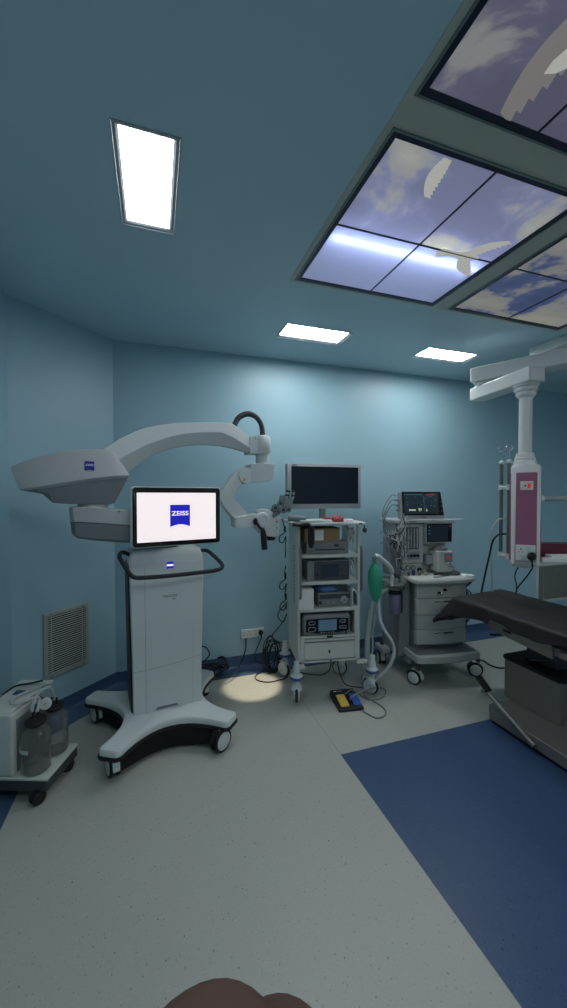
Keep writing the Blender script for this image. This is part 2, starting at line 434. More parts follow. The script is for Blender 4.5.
# ------------------------------------------------------------------ backlit sky pictures
def feather_wing(n, length, spread, base_w):
    pts = []
    for k in range(n):
        a = spread * (k / (n - 1) - 0.5); l = length * (1 - 0.25 * abs(k / (n - 1) - 0.45))
        pts += [(math.cos(a - 0.03) * l * 0.8, math.sin(a - 0.03) * l * 0.8), (math.cos(a) * l, math.sin(a) * l), (math.cos(a + 0.035) * l * 0.8, math.sin(a + 0.035) * l * 0.8)]
    return [(0, -base_w)] + pts + [(0, base_w)]
def decal(parent, name, pts, c, rot, m, z=-0.0035):
    b = B(); cr_, sr = math.cos(rot), math.sin(rot)
    b.prism(pts, lambda u, v: (c[0] + u * cr_ - v * sr, c[1] + u * sr + v * cr_, z), lambda u, v: (c[0] + u * cr_ - v * sr, c[1] + u * sr + v * cr_, z + 0.0006))
    return b.done(name, m, parent, smooth=False)
def wing_pts(L, W, n, sweep):            # long feathered wing: smooth leading edge, toothed trailing edge and finger tips
    lead = [(L * t, W * 0.35 * math.sin(PI * t * 0.9) + sweep * L * t * t) for t in [k / 10 for k in range(11)]]
    trail = []
    for k in range(n):
        t1 = 1 - k / n; t0 = 1 - (k + 0.75) / n
        dep = W * (0.55 + 0.45 * math.sin(PI * t1 * 0.8))
        trail += [(L * t1 + 0.02 * L, sweep * L * t1 * t1 - dep * (1 - 0.55 * t1) - 0.02 * L), (L * t0, sweep * L * t0 * t0 - dep * (1 - 0.6 * t1) * 0.94)]
    return lead + trail
def bird(t, c, rot, sc_, wing_only=False, m_='dove_white'):
    def tf(pts, o=(0, 0), a=0.0, mir=1):
        return [((math.cos(a) * u - math.sin(a) * v * mir) * sc_ + o[0] * sc_, (math.sin(a) * u + math.cos(a) * v * mir) * sc_ + o[1] * sc_) for u, v in pts]
    w = decal(t, 'bird_wing', tf(wing_pts(0.30, 0.10, 9, -0.25), (0.0, 0.02), math.radians(55)), c, rot, m_, -0.0030); w['label'] = 'printed pale bird wing'
    if wing_only: return
    decal(t, 'bird_wing', tf(wing_pts(0.30, 0.10, 9, -0.25), (0.0, -0.02), math.radians(-55), -1), c, rot, m_, -0.0032)
    body = [(0.16, 0.0), (0.135, 0.022), (0.08, 0.036), (0.0, 0.042), (-0.07, 0.03), (-0.12, 0.035), (-0.19, 0.07), (-0.20, 0.04), (-0.215, 0.01), (-0.21, -0.02), (-0.195, -0.05), (-0.12, -0.03), (-0.07, -0.03), (0.0, -0.042), (0.08, -0.036), (0.135, -0.022)]
    decal(t, 'bird_body', tf(body), c, rot, m_, -0.0036)
slab = ['backlit picture of pale sky with doves and a bright tube glow across it', 'backlit picture of deeper blue sky with heaped clouds', 'backlit picture of dusky sky crossed by a large bird wing']
sm = ['sky_print', 'sky_print_dark', 'sky_print_near']
for i, (x0, x1, y0, y1) in enumerate(SKIES):
    cx, cy = (x0 + x1) / 2, (y0 + y1) / 2; hx, hy = (x1 - x0) / 2, (y1 - y0) / 2
    t = thing('sky_ceiling_picture', slab[i], 'backlit picture', (cx, cy, CZ), 0, 'backlit sky pictures in the ceiling')
    def rect(e, z): return [V((sx * (hx + e), sy * (hy + e), z)) for sx, sy in ((-1, -1), (1, -1), (1, 1), (-1, 1))]
    b = B(); b.rings([rect(0.016, -0.003), rect(0.016, -0.008), rect(0.008, -0.008), rect(0.008, -0.003)], cap=False, closed=True); b.done('outer_frame', 'frame_alu', t, smooth=False)
    b = B(); b.rings([rect(0.008, -0.002), rect(0.008, -0.0065), rect(-0.013, -0.0065), rect(-0.013, 0.010), rect(0.0, 0.010)], cap=False, closed=True); b.done('inner_frame', 'print_frame', t, smooth=False)
    for sx in (-1, 1):
        for sy in (-1, 1):
            xa, xb = sorted((sx * 0.004, sx * (hx - 0.006))); ya, yb = sorted((sy * 0.004, sy * (hy - 0.006)))
            B().box(xa, xb, ya, yb, 0.0, 0.0015).done('picture_tile', 'sky_print_clear' if i == 0 and sy > 0 else sm[i], t, smooth=False)
    B().box(-0.0035, 0.0035, -hy + 0.006, hy - 0.006, -0.004, 0.004).box(-hx + 0.006, hx - 0.006, -0.0035, 0.0035, -0.004, 0.004).done('divider', 'print_frame', t, smooth=False)
    b = B()
    for q in ((-hx + 0.001, -hx + 0.005, -hy, hy), (hx - 0.005, hx - 0.001, -hy, hy), (-hx, hx, -hy + 0.001, -hy + 0.005), (-hx, hx, hy - 0.005, hy - 0.001)): b.box(q[0], q[1], q[2], q[3], 0.002, 0.135)
    b.done('light_box', 'white_plastic', t, smooth=False)
    if i == 0:
        b = B(); b.cyl((-hx + 0.03, 0.085, 0.034), (hx - 0.03, 0.085, 0.034), 0.013); b.done('light_tube', 'tube_lit', t)
        bird(t, (0.26, 0.0), math.radians(-5), 0.66)
        bird(t, (-0.23, -0.45), math.radians(30), 0.6, True)
    if i == 2:
        bird(t, (-0.15, 0.05), math.radians(49), 1.22, True, 'dove_tan')
        decal(t, 'bird_body', [(0.16, 0.0), (0.135, 0.022), (0.08, 0.036), (0.0, 0.042), (-0.07, 0.03), (-0.12, 0.0), (-0.07, -0.03), (0.0, -0.042), (0.08, -0.036), (0.135, -0.022)], (-0.085, 0.17), math.radians(117), 'dove_white', -0.0036)

# ------------------------------------------------------------------ wall vents
def vent(loc, rz, label, w, h, fm='vent_frame', smat='vent_slat', n=26):
    t = thing('wall_vent', label, 'vent', loc, rz, 'louvred wall vents')
    b = B()
    def rc(e, y): return [V((sx * (w / 2 - e), y, sz * (h / 2 - e))) for sx, sz in ((-1, -1), (1, -1), (1, 1), (-1, 1))]
    b.rings([rc(0, -0.001), rc(0, -0.010), rc(0.006, -0.013), rc(0.026, -0.013), rc(0.028, -0.001)], cap=False, closed=True); b.done('frame', fm, t, smooth=False)
    B().box(-w / 2 + 0.02, w / 2 - 0.02, -0.003, -0.001, -h / 2 + 0.02, h / 2 - 0.02).done('backing', 'black_matte', t, smooth=False)
    b = B(); hh = h - 0.056
    for k in range(n):
        z = -hh / 2 + (k + 0.5) * hh / n
        b.box(-w / 2 + 0.027, w / 2 - 0.027, -0.009, -0.0075, z - hh / n * 0.26, z + hh / n * 0.20, None)
    for x in (-w * 0.34, w * 0.34): b.box(x - 0.002, x + 0.002, -0.0115, -0.0095, -hh / 2, hh / 2)
    b.done('slats', smat, t, smooth=False)
    for sx in (-1, 1):
        for sz in (-1, 1): B().cyl((sx * w * 0.36, -0.013, sz * (h / 2 - 0.013)), (sx * w * 0.36, -0.0155, sz * (h / 2 - 0.013)), 0.004, seg=10).done('screw', 'dark_grey', t)
c = V((-0.604, 3.063, 0.512)); 
vent((c.x, c.y, c.z), 45, 'grey louvred vent low on the cut corner wall', 0.335, 0.455)
vent((4.60, YB, 0.49), 0, 'wide pale louvred panel behind the pink supply column', 0.62, 0.46, 'cream_plastic', 'louver_grey', 34)

# ------------------------------------------------------------------ wall socket and plugs on the back wall
def socket_plate(parent, c, w=0.205, h=0.075, d=0.012, xd=V((1, 0, 0)), nrm=V((0, -1, 0)), world=False, switches=True, name='face_plate'):
    c = V(c); up = V((0, 0, 1))
    def f(u, v, k): return c + xd * u + up * v + nrm * k
    b = B()
    b.rings([[f(sx * (w / 2 - e), sz * (h / 2 - e), k) for sx, sz in ((-1, -1), (1, -1), (1, 1), (-1, 1))] for e, k in ((0, 0), (0, d * 0.7), (0.003, d), (0.006, d), (0.006, d - 0.002))])
    p = b.done(name, 'enamel_white', parent, world, smooth=False)
    return f
t = thing('wall_socket', 'white double wall socket above the blue skirting', 'wall socket', (0.825, YB, 0.297))
f = socket_plate(t, (0, 0, 0), 0.21, 0.078)
for u in (-0.075, 0.028):
    B().box(u - 0.012, u + 0.012, -0.0165, -0.0115, -0.022, 0.022).done('rocker_switch', 'white_plastic', t, bevel=0.001)
b = B()
for q in ((-0.035, 0.017, 0.006), (-0.047, -0.008, 0.005), (-0.023, -0.008, 0.005)): b.box(q[0] - q[2] / 2, q[0] + q[2] / 2, -0.0118, -0.0105, q[1] - 0.004, q[1] + 0.004)
b.done('socket_hole', 'black_plastic', t, smooth=False)
def plug(c, nrm, down, label, size=1.0):
    t = thing('power_plug', label, 'plug', c)
    c0 = V((0, 0, 0)); n = V(nrm).normalized(); dn = V(down).normalized(); sd = n.cross(dn)
    b = B(); rr = []
    for k, w, h in ((0, .021, .023), (0.012, .023, .025), (0.024, .018, .019), (0.034, .010, .012)):
        rr.append([c0 + n * k * size + sd * (w * size * math.cos(a)) + dn * (h * size * math.sin(a)) for a in [2 * PI * j / 14 for j in range(14)]])
    b.rings(rr); b.done('plug_body', 'black_plastic', t)
    B().tube([n * 0.022 * size + dn * 0.012, n * 0.026 * size + dn * 0.035 * size, n * 0.02 * size + dn * 0.055 * size], 0.005, smooth=3).done('cable_sleeve', 'black_rubber', t)
plug((0.900, YB - 0.012, 0.297), (0, -1, 0), (0, 0, -1), 'black plug in the wall socket above the blue skirting')

def cable(name, label, pts, r, m='cable_black', cat='cable', group=None, seg=7):
    b = B(); b.tube(pts, r, seg=seg, smooth=8); return tag(b.done(name, m), label, cat, group)

# ------------------------------------------------------------------ castors
def caster(parent, loc, rz, R=0.045, wdt=0.016, twin=True, hub='white_plastic', fork='black_plastic', top=0.13, name='caster'):
    b = B()
    b.cyl((0, 0, R * 1.6), (0, 0, top), R * 0.32, seg=16)
    rr = []; hood = R * 1.13; off = R * 0.35 if twin else R * 0.2
    ww = wdt * (0.72 if twin else 0.62)
    for k in range(11):
        a = math.radians(15 + 155 * k / 10) if twin else math.radians(48 + 84 * k / 10)
        rr.append([V((sx * ww, off - math.cos(a) * h, R + math.sin(a) * h)) for sx, h in ((-1, hood), (1, hood), (1, R * 1.02), (-1, R * 1.02))])
    b.rings(rr)
    if twin: b.box(-wdt * 0.5, wdt * 0.5, off - R * 0.25, off + R * 0.25, R * 0.8, R * 1.9)
    else: b.cyl((0, off * 0.5, R * 1.5), (0, off * 0.5, R * 2.15), R * 0.62, R * 0.5, 20)
    fo = b.done(name, fork, parent)
    fo.location = loc; fo.rotation_euler = (0, 0, math.radians(rz))
    cy = off
    if twin:
        b = B(); pr = []
        for a in (-6, 22, 50, 80, 110): pr.append(math.radians(a))
        b.rings([[V((sx * wdt * 0.95, off - math.cos(a) * h, R + math.sin(a) * h)) for sx, h in ((-1, R * 1.17), (1, R * 1.17), (1, R * 1.08), (-1, R * 1.08))] for a in pr]); b.done('guard', hub, fo, ang=50)
    for s in ((-1, 1) if twin else (0,)):
        x0 = s * wdt * 0.55 if twin else -wdt * 0.5; x1 = s * wdt * 1.6 if twin else wdt * 0.5
        b = B(); b.lathe([(R * 0.7, x0), (R * 0.94, x0), (R, x0 + (x1 - x0) * 0.22), (R, x0 + (x1 - x0) * 0.78), (R * 0.94, x1), (R * 0.80, x1), (R * 0.7, x1 - (x1 - x0) * 0.2)], (0, cy, R), (1, 0, 0)); b.done('wheel', 'black_rubber', fo)
    for s in (-1, 1):
        b = B()
        if twin: b.lathe([(R * 0.74, s * wdt * 1.1), (R * 0.80, s * (wdt * 1.6 - 0.0005)), (R * 0.74, s * (wdt * 1.6 + 0.002)), (0.001, s * (wdt * 1.6 + 0.0025))], (0, cy, R), (1, 0, 0))
        else: b.lathe([(R * 0.84, s * wdt * 0.55), (R * 0.84, s * wdt * 0.95), (R * 0.74, s * wdt * 1.2), (R * 0.3, s * wdt * 1.3), (R * 0.28, s * wdt * 0.9), (0.001, s * wdt * 0.9)], (0, cy, R), (1, 0, 0))
        b.done('hub_cap', hub, fo)
    return fo

# ------------------------------------------------------------------ surgical microscope on its floor stand
SR = 8.0
S = thing('surgical_microscope', 'tall white surgical microscope stand with long curved arm and lit logo screen', 'microscope', (0.024, 2.58, 0), SR)
def offs_poly(pts, e):                    # inset a closed polygon by e
    n = len(pts); out = []
    area = sum(pts[i][0] * pts[(i + 1) % n][1] - pts[(i + 1) % n][0] * pts[i][1] for i in range(n))
    sg = 1 if area > 0 else -1
    for i in range(n):
        p, q, r = V(pts[i - 1]), V(pts[i]), V(pts[(i + 1) % n])
        d1 = (q - p).normalized(); d2 = (r - q).normalized()
        nn = V((-d1.y - d2.y, d1.x + d2.x)); l = nn.length
        nn = nn / l if l > 1e-6 else V((-d1.y, d1.x))
        k = max(0.45, abs(nn.dot(V((-d1.y, d1.x)))))
        out.append(tuple(q + nn * sg * e / k))
    return out
def arc2(p, q, r_, n=12):                # quadratic bezier p->q with control r_
    return [((1 - t) ** 2 * p[0] + 2 * t * (1 - t) * r_[0] + t * t * q[0], (1 - t) ** 2 * p[1] + 2 * t * (1 - t) * r_[1] + t * t * q[1]) for t in [k / n for k in range(n + 1)]]
def round_tip(c, ang, w, l=0.03, n=6):   # squared end with rounded corners, ang = outward direction
    d = V((math.cos(ang), math.sin(ang))); s = V((-d.y, d.x)); out = []
    for sg in (-1, 1):
        cc = V(c) + s * sg * (w - l)
        for k in range(n + 1):
            a = (k / n) * PI / 2 if sg < 0 else PI / 2 - (k / n) * PI / 2
            a2 = a if sg < 0 else a
            out.append(tuple(cc + s * sg * math.cos(a2) * l + d * math.sin(a2) * l))
    return out
tFL = round_tip((-0.305, -0.322), math.radians(232), 0.066); tFR = round_tip((0.352, -0.325), math.radians(-48), 0.066)
tBR = round_tip((0.39, 0.33), math.radians(42), 0.062); tBL = round_tip((-0.385, 0.33), math.radians(140), 0.062)
outline = tFL + arc2(tFL[-1], tFR[0], (0.02, -0.05), 16)[1:-1] + tFR + arc2(tFR[-1], tBR[0], (0.14, 0.0), 12)[1:-1] + tBR + arc2(tBR[-1], tBL[0], (0.0, 0.14), 12)[1:-1] + tBL + arc2(tBL[-1], tFL[0], (-0.06, 0.0), 12)[1:-1]
def stack(rings_):
    def cone(pp, zz):                    # shrinking rings close a concave outline cleanly
        zc = sum(zz) / len(zz)
        return [[V((x * f, y * f, z)) for (x, y), z in zip(pp, zz)] for f in (0.12, 0.45, 0.75)]
    rr = [[V((x, y, z)) for (x, y), z in zip(pp, zz)] for pp, zz in rings_]
    b = B(); b.rings(cone(*rings_[0]) + rr + cone(*rings_[-1])[::-1]); return b
def zt(p, z0, rise):                      # shell rises towards the column
    return z0 + rise * max(0.0, 1 - math.hypot(p[0] / 0.42, p[1] / 0.36))
def ring(e, z, rise=0.05):
    pp = offs_poly(outline, e) if e else outline
    return (pp, [zt(p, z, rise) for p in pp])
sh = stack([ring(0.0, 0.152, 0.0), ring(0.0, 0.168, 0.006), ring(0.002, 0.180, 0.01), ring(0.006, 0.186, 0.012), ring(0.012, 0.188, 0.014)])
# fill the middle: a domed plate
sh.done('base_shell', 'white_plastic', S, ang=32)
stack([ring(-0.004, 0.132, 0.0), ring(-0.008, 0.143, 0.0), ring(-0.004, 0.154, 0.0), ring(0.01, 0.155, 0.0)]).done('base_bumper', 'black_rubber', S, ang=50)
inner = arc2((-0.235, -0.26), (0.26, -0.27), (0.02, -0.09), 14) + arc2((0.26, -0.27), (0.30, 0.25), (0.10, 0.0), 10)[1:] + arc2((0.30, 0.25), (-0.30, 0.25), (0.0, 0.14), 10)[1:] + arc2((-0.30, 0.25), (-0.235, -0.26), (-0.10, 0.0), 10)[1:-1]
stack([(offs_poly(inner, -0.03), [0.026] * len(inner)), (offs_poly(inner, -0.035), [0.06] * len(inner)), (offs_poly(inner, -0.03), [0.136] * len(inner))]).done('undercarriage', 'black_matte', S)
# panel seams in the shell as thin dark joints
for (x, y, a) in ((-0.290, -0.290, 12), (0.318, -0.322, 118), (-0.355, 0.30, 20), (0.36, 0.31, 20)):
    caster(S, (x, y, 0), a, 0.066, 0.019, True, 'white_plastic', 'black_plastic', 0.14)

# column
cxm = 0.040
def colring(z, hw, y0, y1, r=0.03, x0=cxm):
    pts = []
    for (sx, sy, a0) in ((1, 1, 0), (-1, 1, 90), (-1, -1, 180), (1, -1, 270)):
        cx, cy = x0 + sx * (hw - r), (y1 - r if sy > 0 else y0 + r)
        for k in range(5):
            a = math.radians(a0 + 22.5 * k); pts.append(V((cx + r * math.cos(a), cy + r * math.sin(a), z)))
    return pts
b = B(); b.rings([colring(0.17, 0.200, -0.04, 0.24, 0.01, cxm - 0.018), colring(1.09, 0.215, -0.04, 0.24, 0.01, cxm - 0.018), colring(1.12, 0.205, -0.03, 0.23, 0.01, cxm - 0.01)]); b.done('column_core', 'black_plastic', S)
b = B()                                   # white front cover
b.rings([colring(0.186, 0.210, -0.075, -0.035, 0.012), colring(0.42, 0.2125, -0.075, -0.035, 0.012), colring(0.75, 0.219, -0.078, -0.035, 0.012), colring(1.08, 0.226, -0.080, -0.035, 0.012), colring(1.115, 0.226, -0.078, -0.035, 0.012)])
b.done('front_cover', 'white_plastic', S, ang=50)
b = B()                                   # back cover
b.rings([colring(0.188, 0.200, 0.10, 0.26, 0.02), colring(1.09, 0.21, 0.10, 0.26, 0.02), colring(1.115, 0.205, 0.105, 0.25, 0.02)])
b.done('rear_cover', 'white_plastic', S, ang=50)
for pts_, rr_ in (([(-0.095, -0.0755, 0.19), (-0.098, -0.0785, 0.75), (-0.10, -0.0805, 1.10)], 0.001), ([(-0.168, -0.0755, 0.46), (-0.05, -0.0762, 0.463), (0.10, -0.0764, 0.475), (0.249, -0.0755, 0.50)], 0.0011), ([(0.192, -0.0755, 0.20), (0.194, -0.0765, 0.48)], 0.0006), ([(0.194, -0.0765, 0.50), (0.198, -0.0785, 1.08)], 0.0006)):
    b = B(); b.tube(pts_, rr_, seg=4, smooth=4); b.done('cover_joint', 'mid_grey', S)
b = B(); b.rings([[V((x, y, z)) for x, z in ((-0.04, 0.20), (0.10, 0.20), (0.09, 0.214), (-0.03, 0.214))] for y in (-0.079, -0.07)]); b.done('cable_hatch', 'mid_grey', S)
b = B()                                   # top shroud under the screen
b.rings([colring(1.112, 0.226, -0.078, 0.12, 0.012), colring(1.155, 0.224, -0.066, 0.14, 0.015), colring(1.19, 0.214, -0.045, 0.16, 0.02), colring(1.20, 0.20, -0.035, 0.15, 0.02)])
b.done('top_shroud', 'white_plastic', S, ang=50)
# neck that carries screen and arm
b = B(); b.rings([colring(1.19, 0.085, 0.02, 0.19, 0.04), colring(1.26, 0.08, 0.03, 0.18, 0.04)]); b.done('neck', 'arm_grey', S, ang=50)
# push handle
def loc_of(root, p): return world_inv(root) @ V(p)
hp = [V((-0.16, 0.0, 1.160)), loc_of(S, at(123, 552.3, 2.53)), loc_of(S, at(119.5, 557, 2.44)), loc_of(S, at(127, 569.5, 2.34)), loc_of(S, at(131.5, 575.5, 2.31)), loc_of(S, at(138, 577.8, 2.305)),
      loc_of(S, at(160, 576.6, 2.325)), loc_of(S, at(190, 573.6, 2.36)), loc_of(S, at(214, 570.6, 2.39)), loc_of(S, at(221.5, 568, 2.42)), loc_of(S, at(221.5, 563.5, 2.48)), loc_of(S, at(214, 556, 2.55)), loc_of(S, at(206, 550.3, 2.62)), V((0.235, 0.0, 1.16)), V((0.19, 0.01, 1.15))]
B().tube(hp, 0.0125, seg=14, smooth=6).done('push_handle', 'black_rubber', S)
# logo and name on the column
def logo(parent, M, w, ink='white_ink', blue='logo_blue', word='ZEISS', name='logo'):
    h = w * 1.1
    pts = [(-w / 2, h / 2), (-w / 2, -h / 2)] + [(-w / 2 + w * k / 12, -h / 2 + 0.11 * h * math.sin(PI * k / 12)) for k in range(1, 12)] + [(w / 2, -h / 2), (w / 2, h / 2)]
    b = B(); b.prism(pts, lambda u, v: M @ V((u, v, 0)), lambda u, v: M @ V((u, v, 0.0006))); p = b.done(name, blue, parent, smooth=False)
    if word:
        text(word, w * 0.30, ink, p, M @ Matrix.Translation((0, h * 0.10, 0.0009)), 0.0003, 'lettering', 1.04, 1.18, w * 0.007)
    return p
M = face_m((0.052, -0.0815, 1.10)); lg = logo(S, M, 0.040, 'white_lit', 'logo_blue_lit', '')
b = B(); b.box(-0.020, 0.020, -0.005, 0.0075, 0.0006, 0.001, M); b.done('logo_band', 'white_lit', lg, smooth=False)
text('TIVATO', 0.022, 'dark_grey', S, face_m((0.050, -0.0805, 0.905)), 0.0003, 'model_lettering', 1.0, 1.15, 0.0003)
text('700', 0.014, 'dark_grey', S, face_m((0.074, -0.0805, 0.886)), 0.0003, 'model_lettering')
# screen
c0 = V((0.139, 2.462, 1.4095)); xd = V((0.975, 0.222, 0)).normalized()
lc = loc_of(S, c0); lx = (world_inv(S).to_3x3() @ xd).normalized(); MS = face_m(lc, lx)
def rr_pts(w, h, r, n=5):
    out = []
    for sx, sy, a0 in ((1, 1, 0), (-1, 1, 90), (-1, -1, 180), (1, -1, 270)):
        for k in range(n + 1):
            a = math.radians(a0 + 90 * k / n); out.append((sx * (w / 2 - r) + r * math.cos(a), sy * (h / 2 - r) + r * math.sin(a)))
    return out
def slab_on(M, w, h, r, z0, z1, taper=0.0):
    b = B(); a = rr_pts(w, h, r); a2 = rr_pts(w - 2 * taper, h - 2 * taper, r)
    b.rings([[M @ V((u, v, z0)) for u, v in a], [M @ V((u, v, z1 - taper)) for u, v in a], [M @ V((u, v, z1)) for u, v in a2]]); return b
slab_on(MS, 0.553, 0.365, 0.02, -0.05, -0.004, 0.003).done('screen_shell', 'white_plastic', S, ang=50)
sb = slab_on(MS, 0.542, 0.354, 0.018, -0.005, 0.002, 0.0015).done('screen_bezel', 'bezel_black', S, ang=50)
sp_ = B().box(-0.247, 0.241, -0.150, 0.146, 0.0021, 0.0026, MS).done('display', 'white_lit', S, smooth=False)
logo(sp_, MS @ Matrix.Translation((0.008, 0.004, 0.0027)), 0.124, 'white_lit', 'logo_blue_lit', 'ZEISS')
B().cyl(MS @ V((0.0, 0.0, -0.05)), V((cxm, 0.08, 1.30)), 0.035, 0.045).done('screen_mount', 'arm_grey', S)
B().cyl(V((cxm, 0.10, 1.25)), V((cxm, 0.10, 1.36)), 0.075).done('swivel_post', 'arm_grey', S)

# arm: all stations lie on one vertical plane through the arm's axis
A0 = V((-0.745, 2.45, 0)); ad = V((0.970, 0.243, 0)).normalized(); an = V((ad.y, -ad.x, 0))
def st(rows, p0=A0, n=an):               # rows: [(px,py,halfwidth)...] top to bottom -> closed ring
    fr = [onpl(px, py, p0 + n * w, n) for px, py, w in rows]; bk = [p - n * 2 * r[2] for p, r in zip(fr, rows)]
    return fr + bk[::-1]
def arm_part(name, m, stations, bevel=0.004, **k):
    b = B(); b.rings([st(s, **k) for s in stations]); return b.done(name, m, S, True, bevel=bevel, ang=28)
# lower horizontal arm (column to swivel): light upper half, darker lower half
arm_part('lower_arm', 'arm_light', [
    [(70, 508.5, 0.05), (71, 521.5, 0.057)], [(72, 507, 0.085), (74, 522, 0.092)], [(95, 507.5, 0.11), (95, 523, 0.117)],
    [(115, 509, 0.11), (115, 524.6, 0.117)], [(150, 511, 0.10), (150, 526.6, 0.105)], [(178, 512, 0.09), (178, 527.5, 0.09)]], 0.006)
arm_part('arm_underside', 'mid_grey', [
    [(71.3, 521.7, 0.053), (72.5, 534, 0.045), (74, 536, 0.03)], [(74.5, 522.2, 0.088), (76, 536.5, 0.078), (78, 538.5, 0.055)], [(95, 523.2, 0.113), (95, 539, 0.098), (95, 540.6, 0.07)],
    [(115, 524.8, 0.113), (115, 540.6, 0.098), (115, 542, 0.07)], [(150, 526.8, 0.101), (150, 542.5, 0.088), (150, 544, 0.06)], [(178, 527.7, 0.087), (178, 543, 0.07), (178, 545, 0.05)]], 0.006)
cs = onpl(93, 505.5, A0, an)
b = B(); b.cyl(V((cs.x, cs.y, cs.z - 0.03)), V((cs.x, cs.y, cs.z + 0.015)), 0.085, 0.08, 32); b.done('swivel_ring', 'white_plastic', S, True)
# counterweight housing: light upper shell, dark lower shell
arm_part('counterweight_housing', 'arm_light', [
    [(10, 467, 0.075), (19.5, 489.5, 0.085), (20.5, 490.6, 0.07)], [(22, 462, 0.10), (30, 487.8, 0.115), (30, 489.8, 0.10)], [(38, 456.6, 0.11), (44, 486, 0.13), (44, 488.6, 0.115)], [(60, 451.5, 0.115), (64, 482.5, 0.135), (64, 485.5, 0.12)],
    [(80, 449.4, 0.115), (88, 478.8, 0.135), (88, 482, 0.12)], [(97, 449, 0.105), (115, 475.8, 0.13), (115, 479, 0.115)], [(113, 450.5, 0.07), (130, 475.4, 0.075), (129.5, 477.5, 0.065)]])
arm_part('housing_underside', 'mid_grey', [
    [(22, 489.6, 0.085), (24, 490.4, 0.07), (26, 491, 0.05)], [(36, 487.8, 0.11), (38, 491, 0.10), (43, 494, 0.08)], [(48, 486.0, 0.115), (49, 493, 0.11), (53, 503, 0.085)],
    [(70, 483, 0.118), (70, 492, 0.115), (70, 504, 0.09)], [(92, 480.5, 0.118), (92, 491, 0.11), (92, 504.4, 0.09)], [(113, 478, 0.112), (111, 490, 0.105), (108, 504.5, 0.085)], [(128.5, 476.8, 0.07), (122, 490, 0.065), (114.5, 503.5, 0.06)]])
# badge on the housing
pc = onpl(89.5, 466, A0 + an * 0.134, an); lpc = loc_of(S, pc); lad = world_inv(S).to_3x3() @ ad
logo(S, face_m(lpc, lad, (0, 0, 1)) , 0.048, 'white_ink', 'logo_blue', 'ZEISS')
# curved main arm
arm_part('curved_arm', 'white_plastic', [
    [(99, 456, 0.045), (106, 466, 0.055), (112, 476, 0.02)], [(103, 450, 0.05), (117, 461.5, 0.062), (127, 473, 0.022)], [(119, 439.2, 0.052), (131, 452.5, 0.065), (138, 464.5, 0.022)], [(133, 432.5, 0.052), (146, 444.8, 0.066), (151, 456, 0.022)], [(144, 428.2, 0.052), (157, 440.8, 0.066), (161, 452.2, 0.022)],
    [(160, 424.8, 0.05), (172, 436.2, 0.064), (174, 448, 0.022)], [(177, 422.8, 0.05), (188, 433.2, 0.062), (189, 445.2, 0.02)], [(200, 422.2, 0.048), (206, 431.9, 0.06), (207, 444.6, 0.02)], [(220, 422.4, 0.046), (222, 432.4, 0.057), (222, 446, 0.018)], [(232, 423, 0.044), (232, 436.6, 0.055), (232, 448, 0.018)], [(241, 429.5, 0.042), (243, 443.5, 0.05), (243, 451, 0.02)], [(249, 436, 0.036), (254, 450.5, 0.045), (254, 453.8, 0.022)]], 0.005)
# badge plate where arm meets housing, end joint and its drop
pj = onpl(260.5, 445, A0, an)
def px2m(px, p): return px * ((p - EYEP).dot(FW)) / FOC
hz = px2m(1, pj)
b = B(); b.lathe([(9.2 * hz, -8.6 * hz), (10 * hz, -7.6 * hz), (10 * hz, 7.2 * hz), (9.2 * hz, 8.6 * hz), (0.001, 8.6 * hz)], pj, (0, 0, 1)); b.rings([st([(250, 436.5, 0.05), (250, 453.6, 0.05)]), st([(262, 437, 0.06), (262, 453.8, 0.06)])]); b.done('end_joint', 'white_plastic', S, True, bevel=0.003)
pd = onpl(262.3, 458, A0, an)
B().cyl(V((pd.x, pd.y, pd.z - 5.5 * hz)), V((pd.x, pd.y, pd.z + 6 * hz)), 6.6 * hz, seg=28).done('drop_shaft', 'white_plastic', S, True)
arm_part('yoke_block', 'white_plastic', [[(250.6, 464.5, 0.05), (250.6, 481.5, 0.05)], [(256, 463.2, 0.062), (256, 482.4, 0.055)], [(268, 463.2, 0.062), (268, 482, 0.05)], [(275.6, 463.8, 0.045), (273, 479.5, 0.035)]], 0.005)
pk = onpl(243.5, 476, A0, an)
b = B(); b.cyl(pk + an * 0.05, pk - an * 0.05, 7.6 * hz, seg=28); b.rings([st([(243, 470, 0.04), (243, 481.5, 0.04)]), st([(252, 467.5, 0.045), (252, 481, 0.045)])]); b.done('pivot_drum', 'white_plastic', S, True, bevel=0.003)
pt = loc_of(S, onpl(244.6, 479.2, A0 + an * 0.0515, an)); lm = face_m(pt, lad)
b = B(); b.prism([(-0.013, -0.01), (0.013, -0.01), (0, 0.013)], lambda u, v: lm @ V((u, v, 0)), lambda u, v: lm @ V((u, v, 0.0008))); wt = b.done('warning_sign', 'warn_yellow', S, smooth=False)
b = B(); b.box(-0.0014, 0.0014, -0.003, 0.006, 0.0008, 0.0012, lm).box(-0.0014, 0.0014, -0.007, -0.005, 0.0008, 0.0012, lm); b.done('warning_mark', 'black_plastic', wt, smooth=False)
for q in ((119, 510.8, 0.111), (255.5, 437.6, 0.058)):
    pt = loc_of(S, onpl(q[0], q[1] + 0.6, A0 + an * (q[2] + 0.002), an)); lm2 = face_m(pt, lad)
    b = B(); b.prism([(-0.006, -0.005), (0.006, -0.005), (0, 0.006)], lambda u, v: lm2 @ V((u, v, 0)), lambda u, v: lm2 @ V((u, v, 0.0008))); b.done('warning_sign', 'black_plastic', S, smooth=False)
